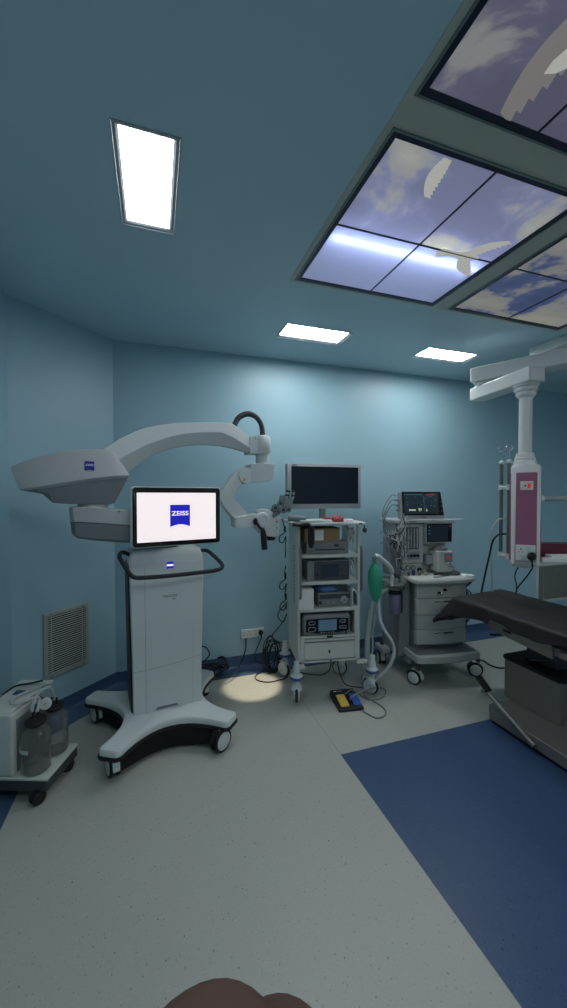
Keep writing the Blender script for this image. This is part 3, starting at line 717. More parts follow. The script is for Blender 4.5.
# bent link from pivot down to the optics carrier
arm_part('bent_link', 'white_plastic', [
    [(240, 469.2, 0.03), (249, 478, 0.03)], [(234, 474, 0.032), (243, 482, 0.034)], [(226.5, 484.5, 0.032), (237, 491.5, 0.034)], [(221.3, 492.5, 0.03), (234.3, 497, 0.034)], [(220.9, 500, 0.028), (234.4, 498.8, 0.034)], [(224.5, 507.5, 0.028), (238.5, 503.2, 0.034)], [(231.5, 515.5, 0.028), (246, 511.6, 0.034)], [(236, 520, 0.03), (249, 516.5, 0.034)]], 0.005)
arm_part('optics_carrier', 'white_plastic', [[(234.6, 518.0, 0.035), (234.8, 526, 0.035)], [(237, 517, 0.045), (237, 528, 0.045)], [(247, 515.2, 0.045), (247, 528.2, 0.045)], [(256, 513.2, 0.04), (256, 527.5, 0.04)]], 0.005)
# microscope head
ph = onpl(266.5, 521, A0, an); u = px2m(1, ph)
def hpnt(px, py, w=0.0): return onpl(px, py, A0 + an * w, an)
b = B(); b.rings([st([(258, 512, 0.04), (258, 527, 0.045)]), st([(262, 509.3, 0.055), (262, 531, 0.06)]), st([(268, 509.2, 0.06), (268, 536.5, 0.065)]), st([(276, 514, 0.06), (276, 537.3, 0.062)]), st([(281, 517, 0.045), (279.5, 534.5, 0.045)])])
b.done('optics_body', 'white_plastic', S, True, bevel=0.008, seg=3)
pq = hpnt(262.5, 520, 0.06)
b = B(); b.lathe([(7.6 * u, -0.02), (7.8 * u, 0.006), (7.0 * u, 0.016), (4.2 * u, 0.019), (3.6 * u, 0.015), (0.001, 0.015)], pq, tuple(an)); b.done('tilt_drum', 'white_plastic', S, True)
b = B(); b.lathe([(0.034, 0.02), (0.034, -0.012), (0.028, -0.02), (0.001, -0.02)], hpnt(271, 537.5), (0, 0, 1)); b.done('objective_lens', 'black_plastic', S, True)
for q in ((276.5, 521.5), (276.8, 528)): B().cyl(hpnt(q[0], q[1], 0.058), hpnt(q[0], q[1], 0.066), 0.005, seg=10).done('screw_cap', 'dark_grey', S, True)
# binocular tube
b = B(); b.tube([hpnt(270.5, 516, 0.02), hpnt(276, 510.5, 0.03), hpnt(281, 506.5, 0.03)], lambda t: 0.044 - 0.010 * t, seg=18, smooth=3); b.done('binocular_base', 'device_grey', S, True)
for q in (((275.5, 508), 0.078, 0.029), ((280.5, 503.5), 0.06, 0.024), ((283.5, 510), 0.072, 0.026), ((288.5, 509.5), 0.045, 0.022), ((278.5, 512), 0.07, 0.016)):
    b = B(); c1 = hpnt(q[0][0], q[0][1], q[1] * 0.4); c2 = hpnt(q[0][0], q[0][1], q[1]); b.lathe([(q[2] * 0.9, 0), (q[2], 0.006), (q[2], (c2 - c1).length - 0.004), (q[2] * 0.86, (c2 - c1).length)], c1, tuple(c2 - c1)); kn = b.done('focus_knob', 'dark_grey', S, True)
    b = B(); b.lathe([(q[2] * 0.84, -0.004), (q[2] * 0.80, 0.002), (q[2] * 0.55, 0.002), (q[2] * 0.5, -0.003), (0.001, -0.003)], c2, tuple(c2 - c1)); b.done('knob_ring', 'chrome', kn, True)
b = B(); b.rings([st([(283.5, 506, 0.04), (291.0, 510, 0.04)]), st([(284.5, 500, 0.045), (293, 503.5, 0.045)]), st([(285.5, 495, 0.045), (294.5, 497.5, 0.045)])]); b.done('eyepiece_block', 'arm_grey', S, True, bevel=0.006)
for (p, q, w) in (((286.9, 498.5), (287.7, 492.0), 0.045), ((292.3, 499.0), (293.4, 492.2), 0.035)):
    d0, d1 = hpnt(p[0], p[1], w), hpnt(q[0], q[1], w); dd = (d1 - d0)
    ey = B().cyl(d0, d1, 0.015, 0.016, 18).done('eyepiece', 'chrome', S, True)
    e2 = B(); e2.lathe([(0.0165, 0), (0.018, 0.004), (0.018, 0.010), (0.015, 0.014), (0.010, 0.014), (0.009, 0.010), (0.001, 0.010)], d1 - dd * 0.02, tuple(dd)); e2.done('eye_cup', 'black_rubber', ey, True)
    e3 = B(); e3.cyl(d0 + dd * 0.35, d0 + dd * 0.60, 0.0172, seg=18); e3.done('grip_ring', 'black_plastic', ey, True)
B().cyl(hpnt(290, 498.5, 0.06), hpnt(290.7, 490.8, 0.06), 0.009, seg=14).done('light_pipe', 'chrome', S, True)
# hand grips
for (w, dx) in ((0.085, 0),):
    g = B(); g.tube([hpnt(257 + dx, 523, w), hpnt(259 + dx, 526.5, w + 0.01), hpnt(262 + dx, 529.5, w + 0.01)], 0.010, seg=12, smooth=3)
    g.tube([hpnt(262 + dx, 528, w + .01), hpnt(263.4 + dx, 533, w + .01), hpnt(264 + dx, 541, w + .01), hpnt(264.6 + dx, 549.5, w + .01)], lambda t: 0.013 + 0.010 * math.sin(min(1, t * 1.6) * PI * 0.55), seg=16, smooth=5)
    g.done('hand_grip', 'black_rubber', S, True)
B().sphere(hpnt(255.5, 521.5, 0.075), 0.021, sc3=(0.8, 0.8, 1.25)).cyl(hpnt(256, 523, 0.04), hpnt(256, 523, 0.075), 0.012).done('grip_knob', 'black_rubber', S, True)
# corrugated cable loop over the end joint
lp = [hpnt(234.5, 425), hpnt(238, 418.5), hpnt(243.5, 414.8), hpnt(249.5, 414), hpnt(256, 417), hpnt(260.5, 423), hpnt(262.3, 430), hpnt(262.6, 438)]
P_ = smooth_path(lp, 8)
b = B(); b.tube(lp, lambda t: 0.0195 + 0.0015 * math.sin(t * 330), seg=12, smooth=24); b.done('hose_loop', 'dark_grey', S, True)

# microscope light: a lamp in the objective makes the bright spot on the floor
ld = bpy.data.lights.new('microscope_lamp', 'SPOT'); ld.energy = 60; ld.color = (1.0, 0.86, 0.66); ld.spot_size = math.radians(25); ld.spot_blend = 0.5; ld.shadow_soft_size = 0.02
lo = bpy.data.objects.new('microscope_lamp', ld); COL.objects.link(lo); lo.location = hpnt(271, 542)
tgt = V((0.735, 2.985, 0)); lo.rotation_euler = (tgt - lo.location).to_track_quat('-Z', 'Y').to_euler()

# ------------------------------------------------------------------ white equipment trolley
CR = -9.0
CO = V((1.262, 2.66, 0))                 # centre of the front edge
T_ = thing('equipment_trolley', 'white steel equipment trolley with shelves, drawer and blue-ringed castors', 'trolley', CO, CR)
HWC, DC = 0.228, 0.40                    # half width of the body, depth
b = B()
for x in (-HWC, HWC - 0.022): b.box(x, x + 0.022, 0.0, DC, 0.255, 1.325)
def sidepan(x0, x1, n): return B().box(x0, x1, 0.0, DC, 0.262, 1.326).done(n, 'cream_plastic', T_, bevel=0.004)
b = B(); b.box(-HWC - 0.024, -HWC, -0.005, DC - 0.02, 0.262, 1.312); b.done('side_panel', 'cream_plastic', T_, bevel=0.012, seg=3)
b = B(); b.box(HWC - 0.004, HWC + 0.018, 0.0, 0.045, 0.255, 1.312); b.done('front_post', 'cream_plastic', T_, bevel=0.008)
b = B(); b.box(HWC - 0.004, HWC + 0.018, DC - 0.14, DC, 0.255, 1.312); b.done('rear_post', 'cream_plastic', T_, bevel=0.008)
b = B(); b.tube([(HWC + 0.035, 0.05, 1.14), (HWC + 0.045, 0.045, 1.10), (HWC + 0.045, 0.045, 0.84), (HWC + 0.045, 0.045, 0.80), (HWC + 0.02, 0.05, 0.775)], 0.011, seg=12); b.done('side_rail', 'device_grey', T_)
b = B(); b.tube([(-HWC - 0.006, -0.012, 1.14), (-HWC - 0.006, -0.034, 1.10), (-HWC - 0.006, -0.034, 0.80), (-HWC - 0.006, -0.012, 0.765)], 0.009, seg=12); b.done('side_rail', 'device_grey', T_)
top = B(); top.box(-HWC - 0.060, HWC + 0.052, -0.03, DC + 0.03, 1.312, 1.334); top.done('top_tray', 'white_plastic', T_, bevel=0.008, seg=3)
b = B(); b.box(HWC - 0.005, HWC + 0.020, -0.0315, -0.030, 1.318, 1.328); b.done('tray_badge', 'black_plastic', T_, smooth=False)
for i, z in enumerate((1.069, 0.864, 0.656)):
    b = B(); b.box(-HWC, HWC + 0.004, 0.0, DC - 0.02, z - 0.006, z + 0.018).box(-HWC, HWC + 0.004, DC - 0.03, DC - 0.02, z, z + 0.03); b.done('shelf', 'cream_plastic', T_, bevel=0.002)
b = B()                                   # lower cabinet: recess above, drawer box below
b.box(-HWC, HWC + 0.004, 0.0, DC, 0.262, 0.274).box(-HWC, HWC + 0.004, 0.0, DC, 0.448, 0.466).box(-HWC, HWC, DC - 0.02, DC, 0.27, 0.662)
b.box(-HWC, -HWC + 0.03, 0.0, DC, 0.262, 0.46).box(HWC - 0.026, HWC + 0.004, 0.0, DC, 0.262, 0.662)
b.done('cabinet_box', 'cream_plastic', T_, smooth=False)
b = B(); b.box(-HWC + 0.032, HWC - 0.028, 0.002, 0.30, 0.282, 0.440); dr = b.done('drawer', 'cream_plastic', T_, bevel=0.003)
B().box(-HWC + 0.032, HWC - 0.028, -0.004, 0.004, 0.416, 0.425).done('drawer_lip', 'mid_grey', dr, bevel=0.001)
b = B(); b.lathe([(0.008, 0), (0.008, 0.004), (0.003, 0.005), (0.001, 0.005)], (0.0, 0.002, 0.345), (0, -1, 0)); b.box(-0.004, 0.004, -0.012, -0.002, 0.33, 0.345); b.done('lock', 'black_plastic', dr)
b = B(); b.lathe([(0.006, 0), (0.006, 0.004), (0.001, 0.004)], (0.01, 0.0, 0.270), (0, -1, 0)); b.done('latch', 'black_plastic', T_)
B().box(-0.022, 0.026, -0.004, 0.0, 0.449, 0.464).done('drawer_badge', 'black_plastic', T_, bevel=0.001)
def spread_caster(x, y, a, parent=T_, R=0.064, zc=0.235):
    b = B(); b.lathe([(0.022, 0.19), (0.024, 0.21), (0.027, 0.225), (0.027, 0.255), (0.020, 0.27), (0.020, 0.305)], (x, y, 0)); b.done('castor_post', 'white_plastic', parent)
    b = B(); b.lathe([(0.030, 0.175), (0.048, 0.179), (0.054, 0.188), (0.048, 0.199), (0.030, 0.205)], (x, y, 0)); b.done('bumper_ring', 'blue_ring', parent)
    b = B(); b.lathe([(0.047, 0.195), (0.047, 0.202), (0.030, 0.215), (0.024, 0.217)], (x, y, 0)); b.done('ring_cap', 'white_plastic', parent)
    return caster(parent, (x, y, 0), a, R, 0.018, False, 'white_plastic', 'white_plastic', 0.18)
spread_caster(-0.268, -0.055, -12); spread_caster(0.330, -0.04, 40); spread_caster(-0.285, 0.36, 35); spread_caster(0.20, 0.32, 62)
for sx, y0 in ((-1, -0.045), (-1, 0.36), (1, -0.03)): B().box(min(sx * HWC * 0.9, sx * 0.29), max(sx * HWC * 0.9, sx * 0.29), y0 - 0.018, y0 + 0.018, 0.250, 0.272).done('castor_arm', 'cream_plastic', T_, bevel=0.004)
# blue marks running down the outer side panel (too small to read in the photograph)
rnd = random.Random(4)
b = B(); z = 1.15
while z > 0.72:
    h = rnd.uniform(0.012, 0.022); x0 = -HWC - 0.0246; ya = 0.10
    b.box(x0, x0 + 0.0006, ya, ya + 0.05, z - 0.005, z)
    if rnd.random() < 0.75: b.box(x0, x0 + 0.0006, ya, ya + 0.05, z - h, z - h + 0.005)
    yb = rnd.choice((ya, ya + 0.02, ya + 0.038)); b.box(x0, x0 + 0.0006, yb, yb + 0.012, z - h, z)
    z -= h + rnd.uniform(0.010, 0.016)
b.done('side_lettering', 'side_ink', T_, smooth=False)

def dev(name, label, cat, x, y, z, w, d, h, m='device_grey', bevel=0.004, rz=0.0):
    """a box shaped device standing on the trolley; x is the centre of its front edge, y its front, both in trolley coordinates"""
    p = CO + Matrix.Rotation(math.radians(CR), 3, 'Z') @ V((x, y, z))
    t = thing(name, label, cat, p, CR + rz)
    B().box(-w / 2, w / 2, 0, d, 0.004, h).done('housing', m, t, bevel=bevel)
    b = B()
    for sx in (-1, 1):
        for yy in (0.03, d - 0.03): b.cyl((sx * (w / 2 - 0.03), yy, 0), (sx * (w / 2 - 0.03), yy, 0.006), 0.008, seg=10)
    b.done('feet', 'black_rubber', t)
    return t
def rectb(t, name, x0, x1, z0, z1, m, y=-0.0012, th=0.0012, bevel=0):
    return B().box(x0, x1, y, y + th, z0, z1).done(name, m, t, bevel=bevel, smooth=False)
def knob(t, name, x, z, r, m, d=0.012, y=0.0):
    b = B(); b.lathe([(r, 0), (r, d * 0.8), (r * 0.85, d), (0.001, d)], (x, y, z), (0, -1, 0)); return b.done(name, m, t)
# light source / recorder on the top shelf
t = dev('video_recorder', 'flat grey recorder with a disc slot under the cardboard box', 'recorder', -0.005, 0.035, 1.087, 0.335, 0.30, 0.092)
rectb(t, 'disc_slot', -0.10, 0.135, 0.028, 0.040, 'dark_grey'); rectb(t, 'display', 0.05, 0.088, 0.058, 0.072, 'bezel_black'); rectb(t, 'panel_line', -0.166, 0.166, 0.050, 0.0512, 'mid_grey'); knob(t, 'power_button', -0.145, 0.025, 0.006, 'dark_grey', 0.003)
# cardboard box on it
p = CO + Matrix.Rotation(math.radians(CR), 3, 'Z') @ V((-0.03, 0.05, 1.1795))
t = thing('carton_box', 'brown cardboard box under the top tray of the trolley', 'box', p, CR)
B().box(-0.155, 0.125, 0, 0.2, 0, 0.105).done('carton', 'cardboard', t, bevel=0.002)
b = B(); b.box(-0.157, 0.125, -0.004, 0.2, 0.105, 0.1075); b.done('flap', 'black_matte', t, smooth=False)
rectb(t, 'shipping_label', -0.115, -0.005, 0.012, 0.092, 'paper')
# monitor controller
t = dev('camera_controller', 'grey controller with a dark touch screen on the second shelf', 'medical device', 0.0, 0.03, 0.882, 0.335, 0.30, 0.155)
rectb(t, 'front_plate', -0.115, 0.165, 0.008, 0.148, 'dark_grey'); rectb(t, 'touch_screen', -0.062, 0.085, 0.03, 0.125, 'dim_screen', -0.0022, 0.001); knob(t, 'power_button', 0.128, 0.045, 0.010, 'red_rubber', 0.004); knob(t, 'socket', -0.09, 0.05, 0.009, 'black_plastic', 0.004)
# light source with dial
t = dev('light_source', 'grey light source with a round dial beside the white carton', 'light source', 0.055, 0.04, 0.674, 0.27, 0.28, 0.112)
rectb(t, 'upper_panel', -0.125, 0.125, 0.062, 0.098, 'dark_grey'); knob(t, 'dial', 0.072, 0.052, 0.030, 'grey_plastic', 0.014); knob(t, 'dial_centre', 0.072, 0.052, 0.006, 'dark_grey', 0.016); knob(t, 'output_socket', -0.118, 0.035, 0.012, 'black_plastic', 0.006)
for x in (-0.055, -0.01): knob(t, 'button', x, 0.036, 0.008, 'grey_plastic', 0.004)
p = CO + Matrix.Rotation(math.radians(CR), 3, 'Z') @ V((-0.165, 0.0, 0.674))
tag(B().box(-0.075, 0.038, -0.012, 0.18, 0, 0.155).done('white_carton', 'paper', None, bevel=0.004), 'white carton at the left of the third shelf', 'box'); bpy.data.objects['white_carton'].location = p; bpy.data.objects['white_carton'].rotation_euler = (0, 0, math.radians(CR))
# white cable tidy / bracket at right
p = CO + Matrix.Rotation(math.radians(CR), 3, 'Z') @ V((0.210, 0.0, 0.674))
b = B(); prof = [(-0.030, 0), (0.034, 0), (0.034, 0.08), (0.0, 0.13), (-0.030, 0.145)]; pin = [(-0.022, 0.008), (0.027, 0.008), (0.027, 0.077), (-0.004, 0.122), (-0.022, 0.132)]
b.rings([[V((u, 0.0, v)) for u, v in prof], [V((u, 0.16, v)) for u, v in prof], [V((u, 0.16, v)) for u, v in pin], [V((u, 0.0, v)) for u, v in pin]], cap=False, closed=True); o = b.done('bracket', 'white_plastic', None, smooth=False)
o.location = p; o.rotation_euler = (0, 0, math.radians(CR)); tag(o, 'white folded bracket at the right end of the third shelf', 'bracket')
# blue cloth
def cloth_lump(name, label, cat, c, sx, sy, sz, m, seed, n=28):
    b = B(); bmesh.ops.create_uvsphere(b.bm, u_segments=n, v_segments=n // 2, radius=1)
    for v in b.bm.verts:
        q = v.co.copy(); k = 1 + 0.28 * noise.noise(q * 2.2 + V((seed, 0, 0))) + 0.12 * noise.noise(q * 6 + V((seed, 3, 0)))
        z = q.z if q.z > 0 else q.z * 0.15
        v.co = V((q.x * sx * k, q.y * sy * k, max(0, z + 0.15) * sz * k))
    o = b.done(name, m, None, ang=80); o.location = c; o.rotation_euler = (0, 0, math.radians(CR)); return tag(o, label, cat)
p = CO + Matrix.Rotation(math.radians(CR), 3, 'Z') @ V((0.0, 0.12, 0.786)); cloth_lump('blue_drape', 'crumpled blue wrap lying on the light source', 'cloth', p, 0.10, 0.075, 0.052, 'blue_cloth', 2.0)
# electrosurgical unit in the open bay
t = dev('electrosurgical_unit', 'wide grey electrosurgical unit with blue screen above the drawer', 'medical device', -0.020, -0.005, 0.466, 0.375, 0.28, 0.162, 'device_grey', 0.02)
b = B(); n = 16; pts = [(-0.165 + 0.335 * k / n, 0.128 + 0.006 * math.sin(PI * k / n)) for k in range(n + 1)] + [(0.17 - 0.335 * k / n, 0.036 - 0.018 * math.sin(PI * k / n)) for k in range(n + 1)]
b.prism(pts, lambda u, v: (u, -0.002, v), lambda u, v: (u, 0.001, v)); b.done('front_plate', 'bezel_black', t, smooth=False)
rectb(t, 'screen', -0.068, 0.075, 0.04, 0.125, 'device_screen', -0.0032, 0.0012)
for x, z, w, h in ((-0.12, 0.103, 0.026, 0.013), (-0.12, 0.055, 0.029, 0.018), (0.122, 0.108, 0.024, 0.012), (0.125, 0.062, 0.028, 0.011)):
    b = B(); a = rr_pts(w * 2, h * 2, h * 0.8, 4); ib = rr_pts(w * 2 - 0.008, h * 2 - 0.008, h * 0.6, 4)
    b.rings([[V((x + u, -0.002, z + v)) for u, v in a], [V((x + u, -0.006, z + v)) for u, v in a], [V((x + u, -0.006, z + v)) for u, v in ib], [V((x + u, -0.002, z + v)) for u, v in ib]], cap=False, closed=True); b.done('socket_surround', 'grey_plastic', t)
b = B()
for k in range(6): b.box(-0.05 + k * 0.02, -0.042 + k * 0.02, -0.0035, -0.002, 0.024, 0.028)
b.done('status_marks', 'white_ink', t, smooth=False)
B().box(0.142, 0.154, -0.0045, -0.001, 0.012, 0.034).done('power_switch', 'black_plastic', t, smooth=False)
# flat screen behind the top tray
mc = (at(287, 463, 2.93) + at(360.5, 508, 2.93)) / 2
t = thing('flat_monitor', 'large dark flat monitor with silver bezel on the white trolley', 'monitor', (mc.x, mc.y, 1.3345), -2)
zc = mc.z - 1.3345
I4 = face_m((0, 0, zc))
slab_on(I4, 0.665, 0.372, 0.012, -0.045, 0.0, 0.003).done('monitor_shell', 'grey_plastic', t, ang=50)
B().box(-0.295, 0.305, -0.0016, 0.0, zc - 0.146, zc + 0.162).done('display', 'dead_screen', t, smooth=False)
B().box(-0.29, -0.245, -0.0012, 0.0, zc + 0.168, zc + 0.175).done('maker_mark', 'dark_grey', t, smooth=False)
b = B(); b.box(-0.03, 0.02, 0.03, 0.06, 0.01, zc); b.done('stand', 'mid_grey', t, bevel=0.004)
B().box(-0.11, 0.10, -0.02, 0.11, 0.0, 0.012).done('stand_foot', 'mid_grey', t, bevel=0.004)
# things on the tray
TM = lambda x, y, z: CO + Matrix.Rotation(math.radians(CR), 3, 'Z') @ V((x, y, z))
b = B(); b.box(-0.13, 0.13, -0.08, 0.08, 0, 0.018); o = b.done('keyboard', 'white_plastic', None, bevel=0.005); o.location = TM(-0.12, 0.06, 1.3345); o.rotation_euler = (0, 0, math.radians(3)); tag(o, 'white flat pad lying on the front of the trolley tray', 'tray pad')
o = cloth_lump('red_mask', 'crumpled red rubber piece lying on the trolley tray', 'rubber mask', TM(0.075, 0.04, 1.334), 0.05, 0.035, 0.042, 'red_rubber', 5.1)
o = cloth_lump('red_swab', 'small flat red rubber piece beside the crumpled one', 'rubber mask', TM(-0.005, 0.06, 1.353), 0.03, 0.025, 0.02, 'red_rubber', 8.3)
o = cloth_lump('white_gauze', 'white crumpled gauze at the right of the trolley tray', 'gauze', TM(0.17, 0.05, 1.334), 0.05, 0.04, 0.018, 'paper', 3.3)
# camera head and its strap hanging over the front of the tray
b = B(); b.tube([TM(-0.32, 0.02, 1.369), TM(-0.25, 0.0, 1.367), TM(-0.19, -0.005, 1.362)], lambda q: 0.026 - 0.008 * q, seg=14, smooth=4); tag(b.done('endoscope_camera', 'mid_grey'), 'grey camera head lying at the left corner of the tray', 'camera')
b = B(); b.tube([TM(-0.30, -0.05, 1.325), TM(-0.25, -0.055, 1.320), TM(-0.20, -0.055, 1.325), TM(-0.175, -0.055, 1.318), TM(-0.168, -0.05, 1.26), TM(-0.168, -0.048, 1.19), TM(-0.158, -0.05, 1.155), TM(-0.144, -0.05, 1.19), TM(-0.144, -0.05, 1.26), TM(-0.148, -0.05, 1.30)], 0.0125, seg=10, smooth=6); tag(b.done('black_strap', 'black_rubber'), 'thick black strap looped over the front edge of the tray', 'strap')
b = B(); b.lathe([(0.002, -0.006), (0.018, -0.006), (0.02, 0), (0.018, 0.006), (0.002, 0.006)], TM(HWC + 0.045, -0.02, 1.272), (0.3, -1, 0)); b.tube([TM(HWC + 0.048, 0.0, 1.313), TM(HWC + 0.048, -0.01, 1.288)], 0.005, smooth=0); tag(b.done('cable_hook', 'dark_grey'), 'dark round hook under the right corner of the trolley tray', 'hook')
# clear wrapped cables at the right inside the trolley
for k, (x, z0, z1) in enumerate(((0.195, 1.10, 1.30), (0.20, 0.90, 1.06))):
    b = B(); rnd = random.Random(20 + k)
    P_ = [TM(x + rnd.uniform(-0.03, 0.03), 0.06 + rnd.uniform(-0.03, 0.05), z0 + 0.012 + (z1 - z0 - 0.02) * abs(math.sin(j * 1.3))) for j in range(14)]
    b.tube(P_, 0.006, seg=7, smooth=6); tag(b.done('coiled_tubing', 'cable_white'), ('coil of pale tubing beside the recorder on the top shelf', 'coil of pale tubing beside the touch screen controller')[k], 'tubing', 'coils of pale tubing')
# black leads with connectors hanging down the outer side
for k, (za, zb) in enumerate(((1.36, 1.06), (1.0, 0.80), (0.84, 0.66))):
    px0 = 284.3 + k * 0.4
    def q(dx, z, y=2.78): 
        d = at(px0 + dx, 500, y); return V((d.x, y, z))
    P_ = [q(-2 if k == 0 else 1, za), q(0, za - 0.06), q(1, za - 0.10), q(-4, za - 0.13), q(-5, za - 0.17), q(-1, za - 0.18), q(1.5, za - 0.14), q(1, zb)]
    b = B(); b.tube(P_, 0.004, seg=7, smooth=8); b.tube([q(0.4, za - 0.055), q(0.8, za - 0.10)], 0.009, seg=10, smooth=0)
    tag(b.done('hanging_lead', 'cable_black'), ('black lead with a plug hanging from the tray corner', 'short black lead looped halfway down the trolley side', 'black lead with a plug hanging lowest on the trolley side')[k], 'cable', 'leads hanging on the trolley side')

# ------------------------------------------------------------------ foot switch with its cord
fx = V((1.30, 2.52, 0)); 
t = thing('foot_switch', 'black double foot switch with yellow and blue pedals', 'foot pedal', (1.325, 2.525, 0), -8)
b = B(); b.hexa([V((-0.085, -0.12, 0)), V((0.105, -0.12, 0)), V((0.105, 0.11, 0)), V((-0.085, 0.11, 0)), V((-0.083, -0.118, 0.022)), V((0.103, -0.118, 0.022)), V((0.103, 0.108, 0.05)), V((-0.083, 0.108, 0.05))]); b.done('switch_base', 'black_plastic', t, bevel=0.006)
for (x0, x1, m) in ((-0.062, 0.003, 'yellow_pedal'), (0.038, 0.095, 'blue_pedal')):
    B().hexa([V((x0, -0.095, 0.024)), V((x1, -0.095, 0.024)), V((x1, 0.03, 0.04)), V((x0, 0.03, 0.04)), V((x0, -0.095, 0.034)), V((x1, -0.095, 0.034)), V((x1, 0.03, 0.053)), V((x0, 0.03, 0.053))]).done('pedal', m, t, bevel=0.004)
M = Matrix.Translation((-0.045, 0.082, 0.0478)) @ Matrix.Rotation(math.atan2(0.028, 0.226), 4, 'X')
b = B(); b.box(-0.018, -0.006, -0.006, 0.006, 0, 0.0006, M).box(-0.003, 0.006, -0.006, 0.006, 0, 0.0006, M).box(0.012, 0.05, -0.002, 0.002, 0, 0.0006, M); b.done('marking', 'white_ink', t, smooth=False)
def fl(px, py, z=0.006): return onz(px, py, z)
cable('grey_cable', 'grey cord looping from the foot switch to the trolley', [fl(345, 694, 0.045), fl(352, 690, 0.05), fl(357, 696, 0.03), fl(351, 699.5, 0.04), fl(352, 697, 0.07), fl(365, 690, 0.08), fl(379, 687.6, 0.06), fl(385.5, 690.5, 0.02), fl(383, 697, 0.006), fl(374, 699.6), fl(366, 698.5), fl(358, 693), fl(352, 690), fl(340, 689.5), fl(330, 693)], 0.0055, 'cable_grey')
cable('foot_switch_lead', 'grey lead curling on the floor right of the foot switch', [fl(362, 710, 0.02), fl(368, 714), fl(377, 718), fl(385, 715), fl(384.5, 709), fl(376, 702.5), fl(368, 698), fl(364, 693, .03), TM(0.27, 0.03, 0.10), TM(0.262, -0.03, 0.17), TM(0.25, -0.02, 0.24)], 0.0055, 'cable_grey')
cable('mains_lead', 'thin black lead drooping under the trolley drawer', [TM(-0.24, 0.10, 0.16), TM(-0.16, 0.1, 0.135), TM(-0.04, 0.1, 0.115), TM(0.03, 0.1, 0.15), TM(0.045, 0.1, 0.232)], 0.004)
cable('trolley_lead', 'dark lead from the trolley trailing between its right castors', [TM(0.13, 0.25, 0.235), TM(0.14, 0.2, 0.1), TM(0.17, 0.14, 0.01), TM(0.24, 0.08, 0.006), TM(0.34, 0.05, 0.006)], 0.004)
# cables on the floor behind the trolley and from the sockets
WY = YB - 0.03
rnd = random.Random(11)
for k in range(8):
    cx, cz, rx, rz = 272 + rnd.uniform(-3, 5), 655 + rnd.uniform(-5, 6), rnd.uniform(5, 9), rnd.uniform(13, 22)
    P_ = []
    for j in range(11):
        a = j / 10 * 2 * PI * 1.12 + 0.6 * k; yy = 3.18 + 0.04 * math.sin(a * 2 + k)
        p = at(cx + rx * math.cos(a), min(cz + rz * math.sin(a), 679), yy); p.z = max(p.z, 0.008); P_.append(p)
    cable('looped_cable', 'black cable looped in the tangle behind the trolley castor', P_, 0.0045, group='black cables tangled behind the trolley')
def w(px, py, y): p = at(px, py, y); p.z = max(p.z, 0.007); return p
cable('socket_cable', 'black cable from the wall plug down to the tangle by the trolley', [V((0.900, YB - 0.03, 0.245)), w(257, 648, 3.30), w(254.5, 655, 3.27), w(257, 661, 3.22), w(262, 663.5, 3.2), w(268, 664, 3.18)], 0.0045)
cable('upper_cable', 'black cable dropping from the trolley side into the tangle', [w(287, 602, 2.95), w(279.5, 611, 3.0), w(278, 617, 3.02), w(283, 622, 3.02), w(286.5, 614, 3.0), w(284, 620, 3.02), w(279, 627, 3.05), w(272.5, 635, 3.1), w(275, 640, 3.1), w(281, 642.5, 3.1), w(286, 643, 3.05), w(284.5, 652, 3.1), w(284, 670, 3.1)], 0.0045)
cable('floor_cable', 'black cable lying on the lit floor at the foot of the tangle', [fl(268, 668), fl(259, 673), fl(255, 677.5), fl(260, 681), fl(270, 682), fl(281, 679.5), fl(288, 677)], 0.004)
cable('left_socket_cable', 'black cable from the left socket down behind the microscope', [V((0.765, YB - 0.02, 0.262)), w(246, 642, 3.33), w(245.5, 650, 3.31), w(240.5, 664, 3.22), w(233, 675, 3.12), w(222, 678.5, 3.06), w(212, 680, 3.0), w(205, 684, 2.95)], 0.0055)
rnd = random.Random(3)
for k in range(7):
    c = fl(212 + rnd.uniform(-4, 4), 676 + rnd.uniform(-3, 3), 0.01); rx, ry = rnd.uniform(0.07, 0.15), rnd.uniform(0.04, 0.1)
    P_ = [V((c.x + rx * math.cos(a) , c.y + ry * math.sin(a), 0.008 + 0.012 * k + 0.022 * (1 + math.sin(a * 3 + k)))) for a in [j / 12 * 2 * PI * 1.05 + k for j in range(13)]]
    cable('coiled_cable', 'black cable coiled in the heap behind the microscope base', P_, 0.005, group='black cables heaped behind the microscope')
cable('standing_cable', 'black cable arching up behind the microscope column', [w(203, 662, 2.95), w(206.5, 659, 2.95), w(209.5, 654, 2.95), w(207, 648.5, 2.95), w(203, 646.5, 2.95), w(198, 648, 2.95)], 0.005)

# ------------------------------------------------------------------ anaesthesia machine
AR = -8.0
AO = V((2.270, 2.600, 0))
AM = thing('anaesthesia_machine', 'grey anaesthesia machine with drawers, flow tubes and small dark screen', 'anaesthesia machine', AO, AR)
AW = lambda x, y, z: AO + Matrix.Rotation(math.radians(AR), 3, 'Z') @ V((x, y, z))
def plan(x0, x1, y0, y1, bow=0.0, r=0.03, n=10):
    """outline, front edge bowed outwards by bow"""
    pts = []
    for k in range(n + 1):
        u = k / n; pts.append((x0 + r * 0.3 + (x1 - x0 - r * 0.6) * u, y0 - bow * math.sin(PI * u)))
    pts = [(x0, y0 + r)] + [(x0 + r * 0.1, y0 + r * 0.4)] + pts + [(x1 - r * 0.1, y0 + r * 0.4), (x1, y0 + r), (x1, y1), (x0, y1)]
    return pts
def planslab(name, m, parent, pts, z0, z1, bevel=0.006, seg=3):
    b = B(); b.rings([[V((x, y, z)) for x, y in pts] for z in (z0, z1)]); return b.done(name, m, parent, bevel=bevel, seg=seg, ang=50)
planslab('foot_plate', 'anes_grey', AM, plan(-0.30, 0.275, -0.13, 0.18, 0.025, 0.06), 0.200, 0.262, 0.012)
